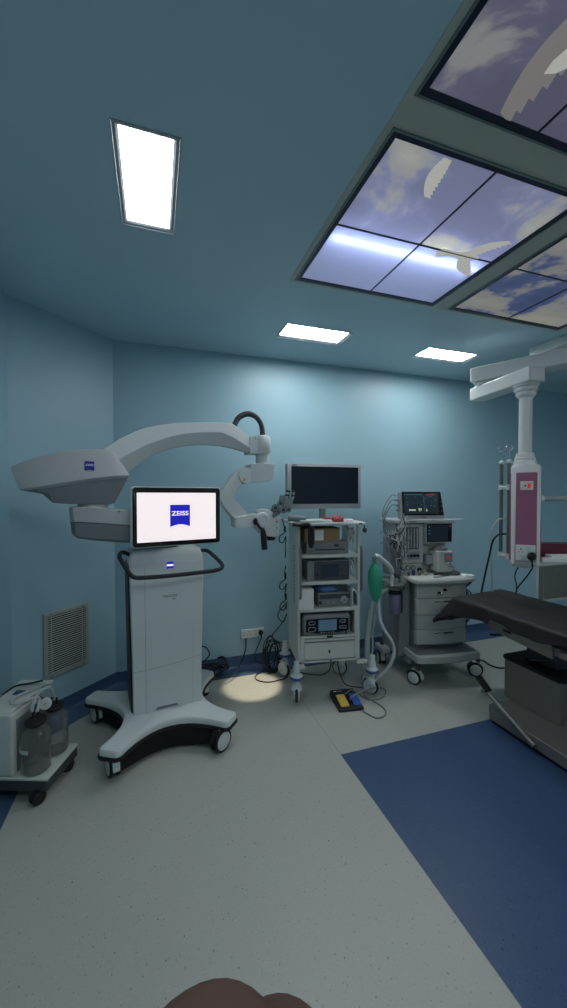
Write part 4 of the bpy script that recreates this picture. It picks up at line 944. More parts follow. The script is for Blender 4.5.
planslab('base_frame', 'mid_grey', AM, plan(-0.30, 0.27, 0.0, 0.46, 0.0, 0.02), 0.150, 0.20, 0.004)
planslab('foot_tread', 'mid_grey', AM, plan(-0.29, 0.25, -0.095, 0.10, 0.02, 0.04), 0.262, 0.266, 0.002)
B().box(-0.24, 0.215, 0.03, 0.44, 0.20, 0.81).done('carcass', 'mid_grey', AM, bevel=0.006)
B().box(-0.345, -0.24, 0.085, 0.42, 0.17, 0.80).done('side_body', 'arm_grey', AM, bevel=0.02, seg=3)
B().box(-0.415, -0.335, 0.26, 0.42, 0.135, 0.185).done('rear_outrigger', 'anes_grey', AM, bevel=0.008)
for z0, z1 in ((0.308, 0.429), (0.433, 0.552), (0.556, 0.690)):
    d = planslab('drawer', 'anes_grey', AM, plan(-0.238, 0.218, -0.005, 0.03, 0.03, 0.015), z0, z1, 0.004)
    zc = z1 - 0.030
    n = 12; pts = [(-0.10 + 0.20 * k / n, zc + 0.010 * math.sin(PI * k / n) ** 0.6) for k in range(n + 1)] + [(0.10 - 0.20 * k / n, zc - 0.004 * math.sin(PI * k / n)) for k in range(1, n)]
    b = B(); b.rings([[V((u, yy - 0.03 * math.cos(u / 0.235 * PI / 2), v)) for u, v in pts] for yy in (-0.0075, 0.0)]); b.done('finger_pull', 'dark_grey', d, smooth=False)
planslab('control_panel', 'anes_grey', AM, plan(-0.238, 0.218, -0.005, 0.03, 0.03, 0.015), 0.694, 0.812, 0.004)
for x, z in ((-0.055, 0.735), (-0.005, 0.76)):
    b = B(); b.lathe([(0.014, 0), (0.014, 0.014), (0.010, 0.02), (0.001, 0.02)], (x, -0.036, z), (0, -1, 0)); b.done('outlet_port', 'black_plastic', AM)
B().tube([(-0.085, -0.05, 0.728), (-0.055, -0.056, 0.735), (-0.005, -0.056, 0.752)], 0.005, seg=8, smooth=3).done('port_lever', 'chrome', AM)
wt_ = planslab('worktop', 'anes_grey', AM, plan(-0.30, 0.255, -0.085, 0.25, 0.03, 0.05), 0.826, 0.862, 0.014)
planslab('work_surface', 'white_plastic', AM, plan(-0.275, 0.235, -0.065, 0.16, 0.025, 0.04), 0.862, 0.866, 0.001)
B().box(-0.33, 0.155, 0.20, 0.44, 0.862, 1.30).done('upper_body', 'anes_grey', AM, bevel=0.008)
B().box(-0.333, -0.09, 0.150, 0.22, 0.955, 1.296).done('flow_panel', 'anes_grey', AM, bevel=0.008)
fp = B().box(-0.277, -0.135, 0.1475, 0.152, 1.075, 1.265).done('flow_window', 'dark_grey', AM, bevel=0.002)
for k in range(5): B().cyl((-0.260 + k * 0.027, 0.146, 1.085), (-0.260 + k * 0.027, 0.146, 1.255), 0.0065, seg=10).done('flow_tube', 'cable_white', fp)
B().box(-0.290, -0.123, 0.1480, 0.151, 0.985, 1.055).done('knob_plate', 'grey_plastic', AM, bevel=0.002)
for k, r_ in enumerate((0.007, 0.004, 0.011, 0.012, 0.010)):
    b = B(); b.lathe([(r_, 0), (r_, 0.02), (r_ * 0.7, 0.024), (0.001, 0.024)], (-0.270 + k * 0.031, 0.148, 1.02), (0, -1, 0)); b.done('flow_knob', 'black_plastic', AM)
B().box(-0.34, -0.10, 0.145, 0.205, 0.862, 0.952).done('gauge_panel', 'anes_grey', AM, bevel=0.006)
for k, (x, z, r_) in enumerate(((-0.290, 0.915, 0.012), (-0.240, 0.917, 0.020), (-0.190, 0.917, 0.020), (-0.130, 0.897, 0.02))):
    b = B(); b.lathe([(r_, 0), (r_, 0.008), (r_ * 0.86, 0.010), (r_ * 0.84, 0.006), (0.001, 0.006)], (x, 0.145, z), (0, -1, 0)); g = b.done('pressure_gauge', 'dark_grey' if k != 3 else 'black_plastic', AM)
    if k != 3: B().cyl((x, 0.1392, z), (x, 0.1384, z), r_ * 0.72, seg=16).done('dial_face', 'cable_white', g)
# vent screen to the right
B().box(-0.088, 0.164, 0.115, 0.17, 1.128, 1.303).done('ventilator_screen', 'anes_grey', AM, bevel=0.005)
vs_ = B().box(-0.080, 0.156, 0.1130, 0.1155, 1.138, 1.295).done('ventilator_display', 'bezel_black', AM, smooth=False)
B().box(-0.070, 0.122, 0.1118, 0.1131, 1.148, 1.285).done('display_image', 'dim_screen', vs_, smooth=False)
for x, z, w_, m_ in ((0.129, 1.27, 0.014, 'ui_red'), (-0.064, 1.265, 0.012, 'ui_cyan'), (-0.064, 1.235, 0.012, 'ui_cyan'), (-0.064, 1.205, 0.012, 'ui_cyan')):
    B().box(x, x + w_, 0.1110, 0.1118, z, z + 0.008).done('display_mark', m_, vs_, smooth=False)
# vaporiser
B().box(-0.075, 0.005, 0.12, 0.20, 0.945, 1.02).done('vaporiser_bracket', 'grey_plastic', AM, bevel=0.005)
b = B(); b.box(-0.015, 0.125, 0.045, 0.19, 0.885, 1.068); vp = b.done('vaporiser', 'anes_grey', AM, bevel=0.012, seg=3)
b = B(); b.lathe([(0.062, 0), (0.065, 0.008), (0.062, 0.022), (0.05, 0.026), (0.001, 0.026)], (0.05, 0.12, 1.066)); b.done('vaporiser_dial', 'mid_grey', vp)
B().box(0.040, 0.115, 0.038, 0.046, 0.975, 1.05).done('vaporiser_face', 'mid_grey', vp, bevel=0.003)
B().box(0.055, 0.093, 0.0365, 0.039, 1.005, 1.02).done('red_readout', 'ui_red', vp, smooth=False)
B().tube([(0.055, 0.03, 0.975), (0.08, 0.022, 0.96), (0.105, 0.03, 0.94)], 0.010, seg=10, smooth=3).done('filler_lever', 'chrome', vp)
B().box(0.075, 0.14, 0.05, 0.11, 0.875, 0.945).done('filler_block', 'grey_plastic', vp, bevel=0.006)
# top shelf
planslab('top_shelf', 'anes_grey', AM, plan(-0.375, 0.195, 0.105, 0.44, 0.0, 0.02), 1.303, 1.332, 0.006)
B().box(-0.25, -0.18, 0.1035, 0.1055, 1.312, 1.318).done('maker_mark', 'dark_grey', AM, smooth=False)
B().box(0.195, 0.285, 0.13, 0.20, 1.327, 1.331).done('side_leaf', 'white_plastic', AM, bevel=0.001)
# rear left tower with cluttered tubing
B().cyl((-0.325, 0.16, 0.86), (-0.325, 0.16, 1.33), 0.016, seg=16).done('accessory_pole', 'device_grey', AM)
B().box(-0.40, -0.29, 0.14, 0.30, 0.86, 1.18).done('absorber_tower', 'mid_grey', AM, bevel=0.015, seg=3)
# absorber shelf and canister
planslab('absorber_shelf', 'device_grey', AM, plan(-0.455, -0.30, 0.0, 0.24, 0.02, 0.05), 0.792, 0.815, 0.006)
b = B(); b.lathe([(0.075, 0.755), (0.085, 0.765), (0.085, 0.792)], (-0.38, 0.10, 0)); b.done('absorber_head', 'device_grey', AM)
b = B(); b.lathe([(0.056, 0.715), (0.062, 0.72), (0.062, 0.742), (0.05, 0.752)], (-0.38, 0.10, 0)); b.done('canister_lid', 'black_plastic', AM)
b = B(); b.lathe([(0.040, 0.545), (0.048, 0.555), (0.048, 0.715), (0.044, 0.72)], (-0.38, 0.10, 0)); b.done('canister', 'violet_plastic', AM)
b = B(); b.box(-0.345, -0.335, 0.04, 0.06, 0.56, 0.72); b.done('canister_clip', 'dark_grey', AM, bevel=0.003)
b = B(); b.lathe([(0.03, 0.815), (0.032, 0.83), (0.024, 0.85), (0.001, 0.852)], (-0.40, 0.05, 0)); b.done('valve_dome', 'device_grey', AM)
b = B(); b.lathe([(0.03, 0.815), (0.032, 0.83), (0.024, 0.85), (0.001, 0.852)], (-0.335, 0.04, 0)); b.done('valve_dome', 'device_grey', AM)
def wloc(px, py, y): return world_inv(AM) @ at(px, py, y)
b = B(); b.tube([wloc(392, 586, 2.66), wloc(392, 576, 2.66), wloc(391.5, 570, 2.65), wloc(388, 565, 2.63), wloc(382, 559.5, 2.61), wloc(377.5, 556.3, 2.60), wloc(375, 556.5, 2.60)], lambda q: 0.019 if q > 0.25 else 0.013, seg=14, smooth=6); b.done('bag_arm', 'white_plastic', AM)
b = B(); b.tube([wloc(374.6, 556.5, 2.6), wloc(374.3, 562.5, 2.6)], 0.016, seg=14, smooth=0); b.done('bag_mount', 'device_grey', AM)
B().tube([wloc(397, 588, 2.62), wloc(403, 590, 2.60), wloc(404.5, 585, 2.60), wloc(408, 583, 2.6)], 0.006, smooth=4).done('fresh_gas_hose', 'black_plastic', AM)
B().tube([wloc(382, 596, 2.66), wloc(384, 592, 2.66), wloc(388, 590, 2.66)], 0.018, seg=12, smooth=3).done('elbow_port', 'device_grey', AM)
for x, y, a in ((-0.250, -0.045, 35), (0.335, 0.0, 65), (-0.37, 0.36, -10), (0.30, 0.37, 40)): caster(AM, (x, y, 0), a, 0.058, 0.020, True, 'white_plastic', 'dark_grey', 0.20)
# breathing bag and hoses
b = B(); pa, pb = at(374.6, 562.5, 2.6), at(376, 602.5, 2.6); L_ = (pb - pa).length
rr = lambda t: 0.008 + 0.050 * (math.sin(PI * min(1, t ** 0.85)) ** 0.75) if 0 < t < 1 else 0.008
b.lathe([(rr(t), t * L_) for t in [k / 24 for k in range(25)]], pa, tuple(pb - pa), seg=24); tag(b.done('breathing_bag', 'bag_green', ang=80), 'green rubber breathing bag hanging from the white bent arm', 'breathing bag')
def hose(name, label, pts, r, m='clear_bag', grp=None, ph=420):
    b = B(); b.tube(pts, lambda t: r * (1 + 0.07 * math.sin(t * ph)), seg=10, smooth=22); return tag(b.done(name, m, ang=80), label, 'hose', grp)
gm = MATS['jar_glass'].node_tree; lw = gm.nodes.new('ShaderNodeLayerWeight'); lw.inputs['Blend'].default_value = 0.35
mr = gm.nodes.new('ShaderNodeMapRange'); mr.inputs['To Min'].default_value = 0.10; mr.inputs['To Max'].default_value = 0.75
gm.links.new(lw.outputs['Facing'], mr.inputs['Value']); gm.links.new(mr.outputs['Result'], gm.nodes['Principled BSDF'].inputs['Alpha'])
mat('hose_plastic', rgb(196, 206, 206), 0.35, alpha=0.62)
hose('breathing_hose', 'pale hose falling straight down beside the trolley castor', [at(374.5, 598, 2.64), at(371.5, 610, 2.66), at(369.3, 625, 2.68), at(367.4, 640, 2.68), at(367, 655, 2.67), at(366, 664, 2.66)], 0.021, 'hose_plastic')
hose('breathing_hose', 'pale hose bowing right in front of the anaesthesia machine', [at(378.5, 592, 2.64), at(379, 605, 2.60), at(380, 618, 2.56), at(384.5, 630, 2.52), at(391, 640, 2.48), at(394.2, 650, 2.46), at(391.5, 662, 2.46), at(386, 671, 2.48), at(378.5, 677, 2.52), at(374.5, 679, 2.56)], 0.0125, 'hose_plastic')
hose('breathing_hose', 'thin pale hose crossing behind the bowed one', [at(376.5, 601, 2.66), at(376, 606, 2.66), at(375, 618, 2.70), at(373, 632, 2.72), at(372.5, 650, 2.72), at(371, 662, 2.72)], 0.008, 'hose_plastic')
rnd = random.Random(8)
for k in range(13):
    P_ = []
    x, y, z = -0.33 + rnd.uniform(-0.05, 0.03), 0.07 + rnd.uniform(-0.04, 0.05), rnd.uniform(1.22, 1.36)
    end = rnd.uniform(0.88, 1.1); n = 7
    for j in range(n + 1):
        u = j / n
        P_.append(AW(x + 0.055 * math.sin(u * 5 + k) + rnd.uniform(-0.035, 0.035) - 0.03 * math.sin(PI * u), y + rnd.uniform(-0.02, 0.02), z + (end - z) * u + (0.05 * math.sin(u * 9 + k))))
    m_ = ('cable_grey', 'cable_white', 'cable_grey', 'cable_black', 'cable_white')[k % 5]
    cable('monitoring_lead', 'thin monitoring lead in the tangle left of the patient monitor', P_, 0.0042, m_, group='monitoring leads hung on the anaesthesia machine')
for k, (p_, q_) in enumerate((((386.5, 511.5), (384.5, 519)), ((379.5, 533), (384, 531)), ((381, 544), (387, 537)))):
    cable('loose_lead_end', ('lead end sticking up above the tangle of leads', 'lead end poking left from the tangle of leads', 'lead end pointing down left from the tangle')[k], [at(*p_, 2.76), at((p_[0] + q_[0]) / 2 - 0.5, (p_[1] + q_[1]) / 2, 2.76), at(*q_, 2.76), at(q_[0] + 3, q_[1] + 4, 2.78)], 0.0035, 'cable_grey')
# patient monitor on the top shelf
p = AW(-0.100, 0.135, 1.3325)
t = thing('patient_monitor', 'small patient monitor with lit dark screen on the anaesthesia machine', 'patient monitor', p, AR - 2)
TL = Matrix.Rotation(math.radians(-7), 4, 'X')
def tb(x0, x1, y0, y1, z0, z1): return B().box(x0, x1, y0, y1, z0, z1, TL)
b = B(); prof = [(-0.195, 0.0), (0.198, 0.0), (0.198, 0.03), (0.176, 0.235), (0.165, 0.246), (-0.185, 0.246), (-0.195, 0.236)]
b.rings([[TL @ V((u, y_, v)) for u, v in prof] for y_ in (0.0, 0.075)]); b.done('housing', 'grey_plastic', t, bevel=0.006)
b = B(); prof = [(-0.188, 0.036), (0.190, 0.036), (0.171, 0.232), (0.163, 0.240), (-0.181, 0.240), (-0.188, 0.232)]
b.rings([[TL @ V((u, y_, v)) for u, v in prof] for y_ in (-0.003, 0.003)]); b.done('bezel', 'bezel_black', t, smooth=False)
d = tb(-0.170, 0.140, -0.0045, -0.003, 0.052, 0.222).done('display', 'screen_glow', t, smooth=False)
for x, z, h_, s_ in ((-0.100, 0.075, 0.018, '--'), (-0.030, 0.072, 0.030, '99'), (0.032, 0.070, 0.028, '6')):
    if s_ == '--': tb(x - 0.03, x + 0.03, -0.0055, -0.0045, z, z + 0.012).done('reading', 'ui_text', d, smooth=False)
    else: text(s_, h_ * 1.25, 'ui_text', d, TL @ face_m((x, -0.005, z + 0.01)), 0.0003, 'reading', 1.0, 0.8, 0.0006)
tb(0.03, 0.11, -0.0055, -0.0045, 0.212, 0.218).done('alarm_bar', 'ui_red', d, smooth=False)
tb(-0.165, 0.0, -0.0055, -0.0045, 0.2125, 0.216).done('status_line', 'ui_cyan', d, smooth=False)
tb(0.010, 0.0115, -0.0055, -0.0045, 0.075, 0.20).done('divider_line', 'ui_cyan', d, smooth=False)
rnd = random.Random(5)
for k in range(14):
    x, z = rnd.uniform(-0.15, 0.13), rnd.uniform(0.10, 0.20); tb(x, x + 0.006, -0.0055, -0.0045, z, z + 0.004).done('screen_mark', 'ui_cyan', d, smooth=False)
for k in range(3): tb(0.172 - 0.006 * k * 0.3, 0.178 - 0.006 * k * 0.3, -0.0045, -0.003, 0.07 + 0.04 * k, 0.076 + 0.04 * k).done('side_key', 'ui_red' if k == 2 else 'grey_plastic', t, smooth=False)
tb(-0.02, 0.02, -0.001, 0.0, 0.016, 0.021).done('maker_mark', 'dark_grey', t, smooth=False)
for z in (0.175, 0.125, 0.085): B().cyl(TL @ V((-0.195, 0.04, z)), TL @ V((-0.225, 0.04, z)), 0.012, seg=12).done('lead_plug', 'grey_plastic', t)
for k, z in enumerate((0.21, 0.165, 0.125)):
    w0 = p + Matrix.Rotation(math.radians(AR - 2), 3, 'Z') @ (TL @ V((-0.222, 0.04, z - 0.0)))
    cable('monitor_lead', ('grey lead arching out of the side of the patient monitor, topmost', 'grey lead arching out of the side of the patient monitor, middle one', 'grey lead arching out of the side of the patient monitor, lowest')[k], [w0, w0 + V((-0.04, 0, 0.005)), w0 + V((-0.09, 0.0, -0.05)), w0 + V((-0.13, 0, -0.13 - 0.02 * k)), w0 + V((-0.12, 0, -0.22)), w0 + V((-0.08, 0, -0.30))], 0.0045, 'cable_grey')
# small things on the worktop
def bottle(x, y, r_, h, m_, label, cap='white_plastic'):
    p_ = AW(x, y, 0.8665); o_ = thing('medicine_bottle', label, 'bottle', p_, 0, 'small bottles on the machine worktop')
    b = B(); b.lathe([(r_ * 0.95, 0), (r_, 0.003), (r_, h * 0.68), (r_ * 0.55, h * 0.8), (r_ * 0.5, h * 0.86), (0.001, h * 0.94)], (0, 0, 0), seg=16); b.done('bottle_body', m_, o_)
    b = B(); b.lathe([(r_ * 0.6, h * 0.84), (r_ * 0.6, h), (0.001, h)], (0, 0, 0), seg=16); b.done('cap', cap, o_)
bottle(-0.27, 0.07, 0.010, 0.036, 'amber', 'amber bottle leftmost on the worktop below the gauges')
bottle(-0.175, 0.06, 0.010, 0.04, 'orange_bottle', 'orange bottle with white cap on the machine worktop')
bottle(-0.12, 0.07, 0.011, 0.045, 'lime', 'yellow green bottle on the machine worktop', 'lime')
bottle(-0.22, 0.08, 0.013, 0.055, 'blue_ring', 'blue grey bottle between the amber and orange ones', 'grey_plastic')
def lumpw(name, label, cat, x, y, sx, sy, sz, m_, sd, z=0.8662):
    o_ = cloth_lump(name, label, cat, AW(x, y, z), sx, sy, sz, m_, sd); return o_
lumpw('face_mask', 'dark rubber face mask lying right on the machine worktop', 'face mask', 0.13, 0.03, 0.05, 0.04, 0.03, 'dark_grey', 1.2)
lumpw('instrument_wrap', 'white wrap at the right edge of the machine worktop', 'wrap', 0.20, -0.02, 0.065, 0.035, 0.012, 'paper', 6.6)
for k, (x0, y0, x1, y1, m_) in enumerate(((-0.03, -0.02, 0.06, 0.0, 'dark_grey'), (0.0, 0.03, 0.09, 0.015, 'dark_grey'), (-0.11, -0.045, -0.03, -0.04, 'grey_plastic'), (-0.05, 0.05, 0.02, 0.06, 'maroon'))):
    b = B(); b.tube([AW(x0, y0, 0.873), AW(x1, y1, 0.873)], 0.006, seg=10, smooth=0); b.tube([AW(x1, y1, 0.873), AW(x1 + (x1 - x0) * 0.3, y1 + (y1 - y0) * 0.3, 0.873)], 0.0025, seg=8, smooth=0)
    tag(b.done('syringe', m_), 'slim instrument lying on the middle of the machine worktop', 'syringe', 'instruments on the machine worktop')
# black leads hanging behind the machine at its right
rnd = random.Random(17)
for k in range(4):
    P_ = [AW(0.41 + rnd.uniform(0, 0.05) + 0.03 * math.sin(j * 1.7 + k), 0.30 + rnd.uniform(-0.02, 0.02), 0.80 - j * 0.06) for j in range(9)]
    P_ = [AW(0.205, 0.30, 0.78)] + P_ + [AW(0.40 + 0.01 * k, 0.30, 0.15), AW(0.39 + 0.02 * k, 0.28, 0.008), AW(0.30, 0.26, 0.008)]
    cable('rear_cable', 'black cable hanging behind the right side of the anaesthesia machine', P_, 0.006, group='black cables behind the anaesthesia machine')
cable('floor_lead', 'black cable from the machine castor along the floor to the table', [onz(479, 660, 0.06), onz(484, 661, 0.03), onz(489, 664.5, 0.012), onz(497, 667.5, 0.008), onz(505, 668, 0.008), onz(515, 667, 0.008)], 0.0075)

# ------------------------------------------------------------------ ceiling supply column (pendant)
PR = -43.0
PO = V((2.532, 2.080, 0))
SHM = Matrix.Translation(PO) @ Matrix.Rotation(math.radians(-18), 4, 'Z')
PD = thing('ceiling_supply_column', 'white ceiling mounted supply column with pink faced service head', 'supply column', (PO.x, PO.y, 0), PR)
PI_ = world_inv(PD)
def pw(x, y, z): return PI_ @ V((x, y, z))
def beam(name, p, q, w_, z0, z1, m_='enamel_white', bevel=0.014, w2=None):
    p, q = V((*p, 0)), V((*q, 0)); d = (q - p).normalized(); n_ = V((-d.y, d.x, 0)); w2 = w2 or w_
    co = [p - n_ * w_ / 2, q - n_ * w2 / 2, q + n_ * w2 / 2, p + n_ * w_ / 2]
    b = B(); b.hexa([c + V((0, 0, z0)) for c in co] + [c + V((0, 0, z1)) for c in co]); return b.done(name, m_, PD, True, bevel=bevel, seg=3)
beam('lower_arm', (2.500, 1.965), (2.565, 2.565), 0.135, 2.325, 2.43)
beam('upper_arm', (2.510, 2.545), (3.12, 1.31), 0.15, 2.458, 2.575)
B().box(3.0, 3.62, 0.95, 2.44, 2.70, CZ - 0.0).done('ceiling_canopy', 'enamel_white', PD, True, bevel=0.006)
b = B(); b.lathe([(0.095, 2.57), (0.10, 2.59), (0.10, 2.70), (0.13, 2.705)], (3.10, 1.35, 0)); b.done('ceiling_pivot', 'enamel_white', PD, True)
b = B(); b.lathe([(0.05, 2.425), (0.066, 2.43), (0.07, 2.438), (0.070, 2.450), (0.058, 2.455), (0.058, 2.46)], (2.553, 2.47, 0)); b.done('arm_bearing', 'enamel_white', PD, True)
b = B(); b.cyl((2.532, 2.08, 1.76), (2.532, 2.08, 2.30), 0.042, seg=32); b.done('column_tube', 'enamel_white', PD, True)
b = B(); b.lathe([(0.082, 2.33), (0.082, 2.315), (0.072, 2.308), (0.075, 2.296), (0.075, 2.285), (0.064, 2.278), (0.064, 2.255), (0.052, 2.245), (0.047, 2.235)], (2.532, 2.08, 0)); b.done('upper_collar', 'enamel_white', PD, True)
b = B(); b.lathe([(0.047, 1.845), (0.056, 1.84), (0.060, 1.82), (0.060, 1.812), (0.067, 1.806), (0.067, 1.79), (0.074, 1.785), (0.076, 1.765), (0.080, 1.745)], (2.532, 2.08, 0)); b.done('lower_collar', 'enamel_white', PD, True)
def octo(z, h, c_=0.022): return [V((x, y, z)) for x, y in ((-h + c_, -h), (h - c_, -h), (h, -h + c_), (h, h - c_), (h - c_, h), (-h + c_, h), (-h, h - c_), (-h, -h + c_))]
b = B(); b.rings([octo(1.025, 0.068), octo(1.050, 0.089), octo(1.735, 0.092), octo(1.755, 0.080)]); b.done('service_head', 'enamel_white', PD, smooth=False, bevel=0.003)
for a in (0, 90, 180, 270):
    R_ = Matrix.Rotation(math.radians(a), 4, 'Z'); B().box(-0.063, 0.063, -0.0945, -0.088, 1.075, 1.700, R_).done('pink_panel', 'pink_panel', PD, smooth=False)
def pf(px_, z): return (px_, -0.1030, z)
socket_plate(PD, (0.0, -0.0945, 1.607), 0.078, 0.062, 0.008, name='upper_face_plate')
B().box(-0.014, -0.004, -0.1045, -0.102, 1.600, 1.612).done('network_port', 'black_plastic', PD, smooth=False)
B().box(0.004, 0.022, -0.1055, -0.102, 1.590, 1.622).done('indicator_switch', 'red_lit', PD, smooth=False)
socket_plate(PD, (-0.002, -0.0945, 1.135), 0.118, 0.112, 0.009, name='lower_face_plate')
for x, z, s in ((-0.030, 1.162, 0.012), (-0.042, 1.142, 0.008), (-0.018, 1.142, 0.008)): B().box(x - s / 3, x + s / 3, -0.1045, -0.102, z - s / 2, z + s / 2).done('socket_hole', 'black_plastic', PD, smooth=False)
for x, z in ((0.015, 1.162), (-0.02, 1.105)): B().box(x - 0.013, x + 0.013, -0.1055, -0.102, z - 0.02, z + 0.02).done('rocker_switch', 'white_plastic', PD, bevel=0.001)
R_ = Matrix.Rotation(math.radians(270), 4, 'Z')
for z in (1.42, 1.27, 1.14): B().box(-0.030, 0.030, -0.104, -0.094, z - 0.045, z + 0.045, R_).done('gas_outlet', 'enamel_white', PD, bevel=0.003)
# stainless poles at the head's left
for k, (px_, dd, ztop) in enumerate(((501.2, 2.90, 1.785), (508.8, 2.80, 1.785))):
    c = EYEP + ray(px_, 500) * dd
    po = B().cyl((c.x, c.y, 1.085), (c.x, c.y, ztop), 0.0125, seg=16).done('infusion_pole', 'pole_grey', PD, True)
    B().cyl((c.x, c.y, ztop), (c.x, c.y, ztop + 0.09), 0.005, seg=10).done('extension_rod', 'chrome', po, True)
    b = B(); b.lathe([(0.013, ztop - 0.012), (0.019, ztop - 0.008), (0.019, ztop + 0.008), (0.012, ztop + 0.014)], (c.x, c.y, 0)); b.done('pole_cap', 'white_plastic', po, True)
    for sg in (-1, 1):
        b = B(); b.tube([V((c.x, c.y, ztop + 0.075)), V((c.x + sg * 0.012, c.y, ztop + 0.088)), V((c.x + sg * 0.026, c.y, ztop + 0.088)), V((c.x + sg * 0.032, c.y, ztop + 0.105)), V((c.x + sg * 0.022, c.y, ztop + 0.118))], 0.003, seg=8, smooth=5); b.done('hook', 'chrome', po, True)
c1 = EYEP + ray(501.2, 500) * 2.90; c2 = EYEP + ray(508.8, 500) * 2.80
for z in (1.60, 1.095):
    b = B(); b.tube([V((c1.x, c1.y, z)), V((c2.x, c2.y, z)), V((2.45, 2.15, z))], 0.012, seg=8, smooth=0); b.cyl((c1.x, c1.y, z - 0.02), (c1.x, c1.y, z + 0.02), 0.018).cyl((c2.x, c2.y, z - 0.02), (c2.x, c2.y, z + 0.02), 0.018); b.done('pole_clamp', 'white_plastic', PD, True)
# rail arm and shelf to the right
b = B(); b.tube([V((2.60, 2.03, 1.515)), V((2.70, 2.0, 1.515)), V((3.2, 1.86, 1.515))], 0.017, seg=14, smooth=0); b.done('side_rail', 'grey_plastic', PD, True)
b = B(); b.cyl((2.585, 2.035, 1.515), (2.63, 2.02, 1.515), 0.026); b.done('rail_socket', 'enamel_white', PD, True)
b = B(); b.box(0.09, 0.62, -0.05, 0.17, 1.068, 1.082, SHM).box(0.09, 0.62, -0.065, -0.05, 1.062, 1.098, SHM); b.done('shelf', 'enamel_white', PD, True, bevel=0.005)
b = B(); b.box(0, 0.4, 0, 0.09, 0, 0.10); o = b.done('maroon_case', 'maroon', None, bevel=0.006); o.location = SHM @ V((0.115, 0.06, 1.083)); o.rotation_euler = (0, 0, math.radians(-18)); tag(o, 'dark maroon case on the shelf of the pink supply column', 'case')
b = B(); b.box(0, 0.26, 0, 0.07, 0, 0.026); o = b.done('white_tray', 'white_plastic', None, bevel=0.006); o.location = SHM @ V((0.18, -0.03, 1.083)); o.rotation_euler = (0, 0, math.radians(-18)); tag(o, 'white ribbed tray in front of the maroon case', 'tray')
# plug and leads
pm = PO + Matrix.Rotation(math.radians(PR), 3, 'Z') @ V((0.034, -0.105, 1.115))
nr = Matrix.Rotation(math.radians(PR), 3, 'Z') @ V((0, -1, 0))
plug(pm, tuple(nr), (0, 0, -1), 'black plug pushed into the socket on the pink supply column', 1.25)
e_ = pm + nr * 0.02 + V((0, 0, -0.06))
cable('pendant_cable', 'black cable curving from the pink column plug down behind the table', [e_, at(533, 566, e_.y), at(530, 572, 2.0), at(524, 580, 2.05), at(517.5, 588, 2.1), at(515.5, 594, 2.14)], 0.0048)
cable('pendant_lead', 'thin black lead dropping from under the pink column', [V((2.50, 2.08, 1.05)), at(515, 575, 2.12), at(516.5, 585, 2.14), at(516.8, 592, 2.16)], 0.0042)
cable('gas_hose', 'pale hose arching from the outlet on the column down behind the table', [V((2.44, 2.13, 1.42)), at(506, 518.5, 2.2), at(500, 519, 2.22), at(494, 525, 2.25), at(491, 535, 2.28), at(491, 555, 2.32), at(492.4, 590, 2.36), at(492.5, 610, 2.40)], 0.0065, 'cable_white', 'hose')
cable('dark_hose', 'dark hose arching from the lower outlet down behind the table', [V((2.44, 2.13, 1.27)), at(506, 534, 2.2), at(499, 534.5, 2.22), at(493, 541, 2.25), at(489.5, 555, 2.28), at(485, 575, 2.32), at(481.5, 592, 2.36), at(480, 606, 2.40)], 0.007, 'black_plastic', 'hose')

# ------------------------------------------------------------------ operating table
OT = thing('operating_table', 'steel operating table on a heavy low base with foot pedal', 'operating table', (2.45, 1.3, 0), 0)
TX = lambda x: x - 2.45
TY = lambda y: y - 1.3
b = B(); pts = [(2.19, 2.0), (2.235, 2.045), (2.76, 2.045), (2.80, 2.0), (2.80, 0.62), (2.19, 0.62)]
b.rings([[V((TX(x - 0.045), TY(y), z)) for x, y in pts] for z in (0.022, 0.095)]); b.done('base_cover', 'dark_steel', OT, bevel=0.006)
b = B(); pts2 = [(2.205, 1.99), (2.245, 2.03), (2.75, 2.03), (2.785, 1.99), (2.785, 0.64), (2.205, 0.64)]
b.rings([[V((TX(x - 0.045), TY(y), z)) for x, y in pts2] for z in (0.0, 0.024)]); b.done('base_skirt', 'black_matte', OT)
def rbox(name, m_, x0, x1, y0, y1, z0, z1, r_, bevel=0.003):
    cx_, cy_ = (x0 + x1) / 2, (y0 + y1) / 2
    pp = [(cx_ + u, cy_ + v) for u, v in rr_pts(x1 - x0, y1 - y0, r_)]
    b = B(); b.rings([[V((TX(x), TY(y), z)) for x, y in pp] for z in (z0, z1)]); return b.done(name, m_, OT, bevel=bevel, ang=50)
rbox('pedestal', 'dark_steel', 2.385, 2.745, 1.69, 2.115, 0.095, 0.365, 0.035)
rbox('pedestal_rim', 'black_rubber', 2.377, 2.753, 1.68, 2.125, 0.365, 0.385, 0.04)
rbox('lift_column', 'dark_grey', 2.50, 2.70, 1.80, 2.03, 0.385, 0.56, 0.02)
rbox('tilt_frame', 'dark_steel', 2.34, 2.66, 1.30, 2.16, 0.545, 0.60, 0.02)
b = B(); b.hexa([V((TX(x), TY(y), z)) for x, y, z in ((2.205, 1.62, 0.575), (2.225, 1.62, 0.575), (2.245, 2.10, 0.600), (2.225, 2.10, 0.600), (2.205, 1.62, 0.655), (2.225, 1.62, 0.655), (2.245, 2.13, 0.69), (2.225, 2.13, 0.69))]); sp2 = b.done('side_plate', 'steel', OT, bevel=0.003)
b = B(); b.tube([V((TX(2.203), TY(1.90), 0.636)), V((TX(2.203), TY(1.95), 0.638))], 0.007, seg=8, smooth=0); b.done('plate_slot', 'black_plastic', OT)
b = B(); b.box(TX(2.205), TX(2.222), TY(0.5), TY(1.58), 0.60, 0.64); b.done('side_rail', 'steel', OT, bevel=0.003)
rbox('table_deck', 'black_plastic', 2.248, 2.66, 0.10, 2.30, 0.655, 0.690, 0.03)
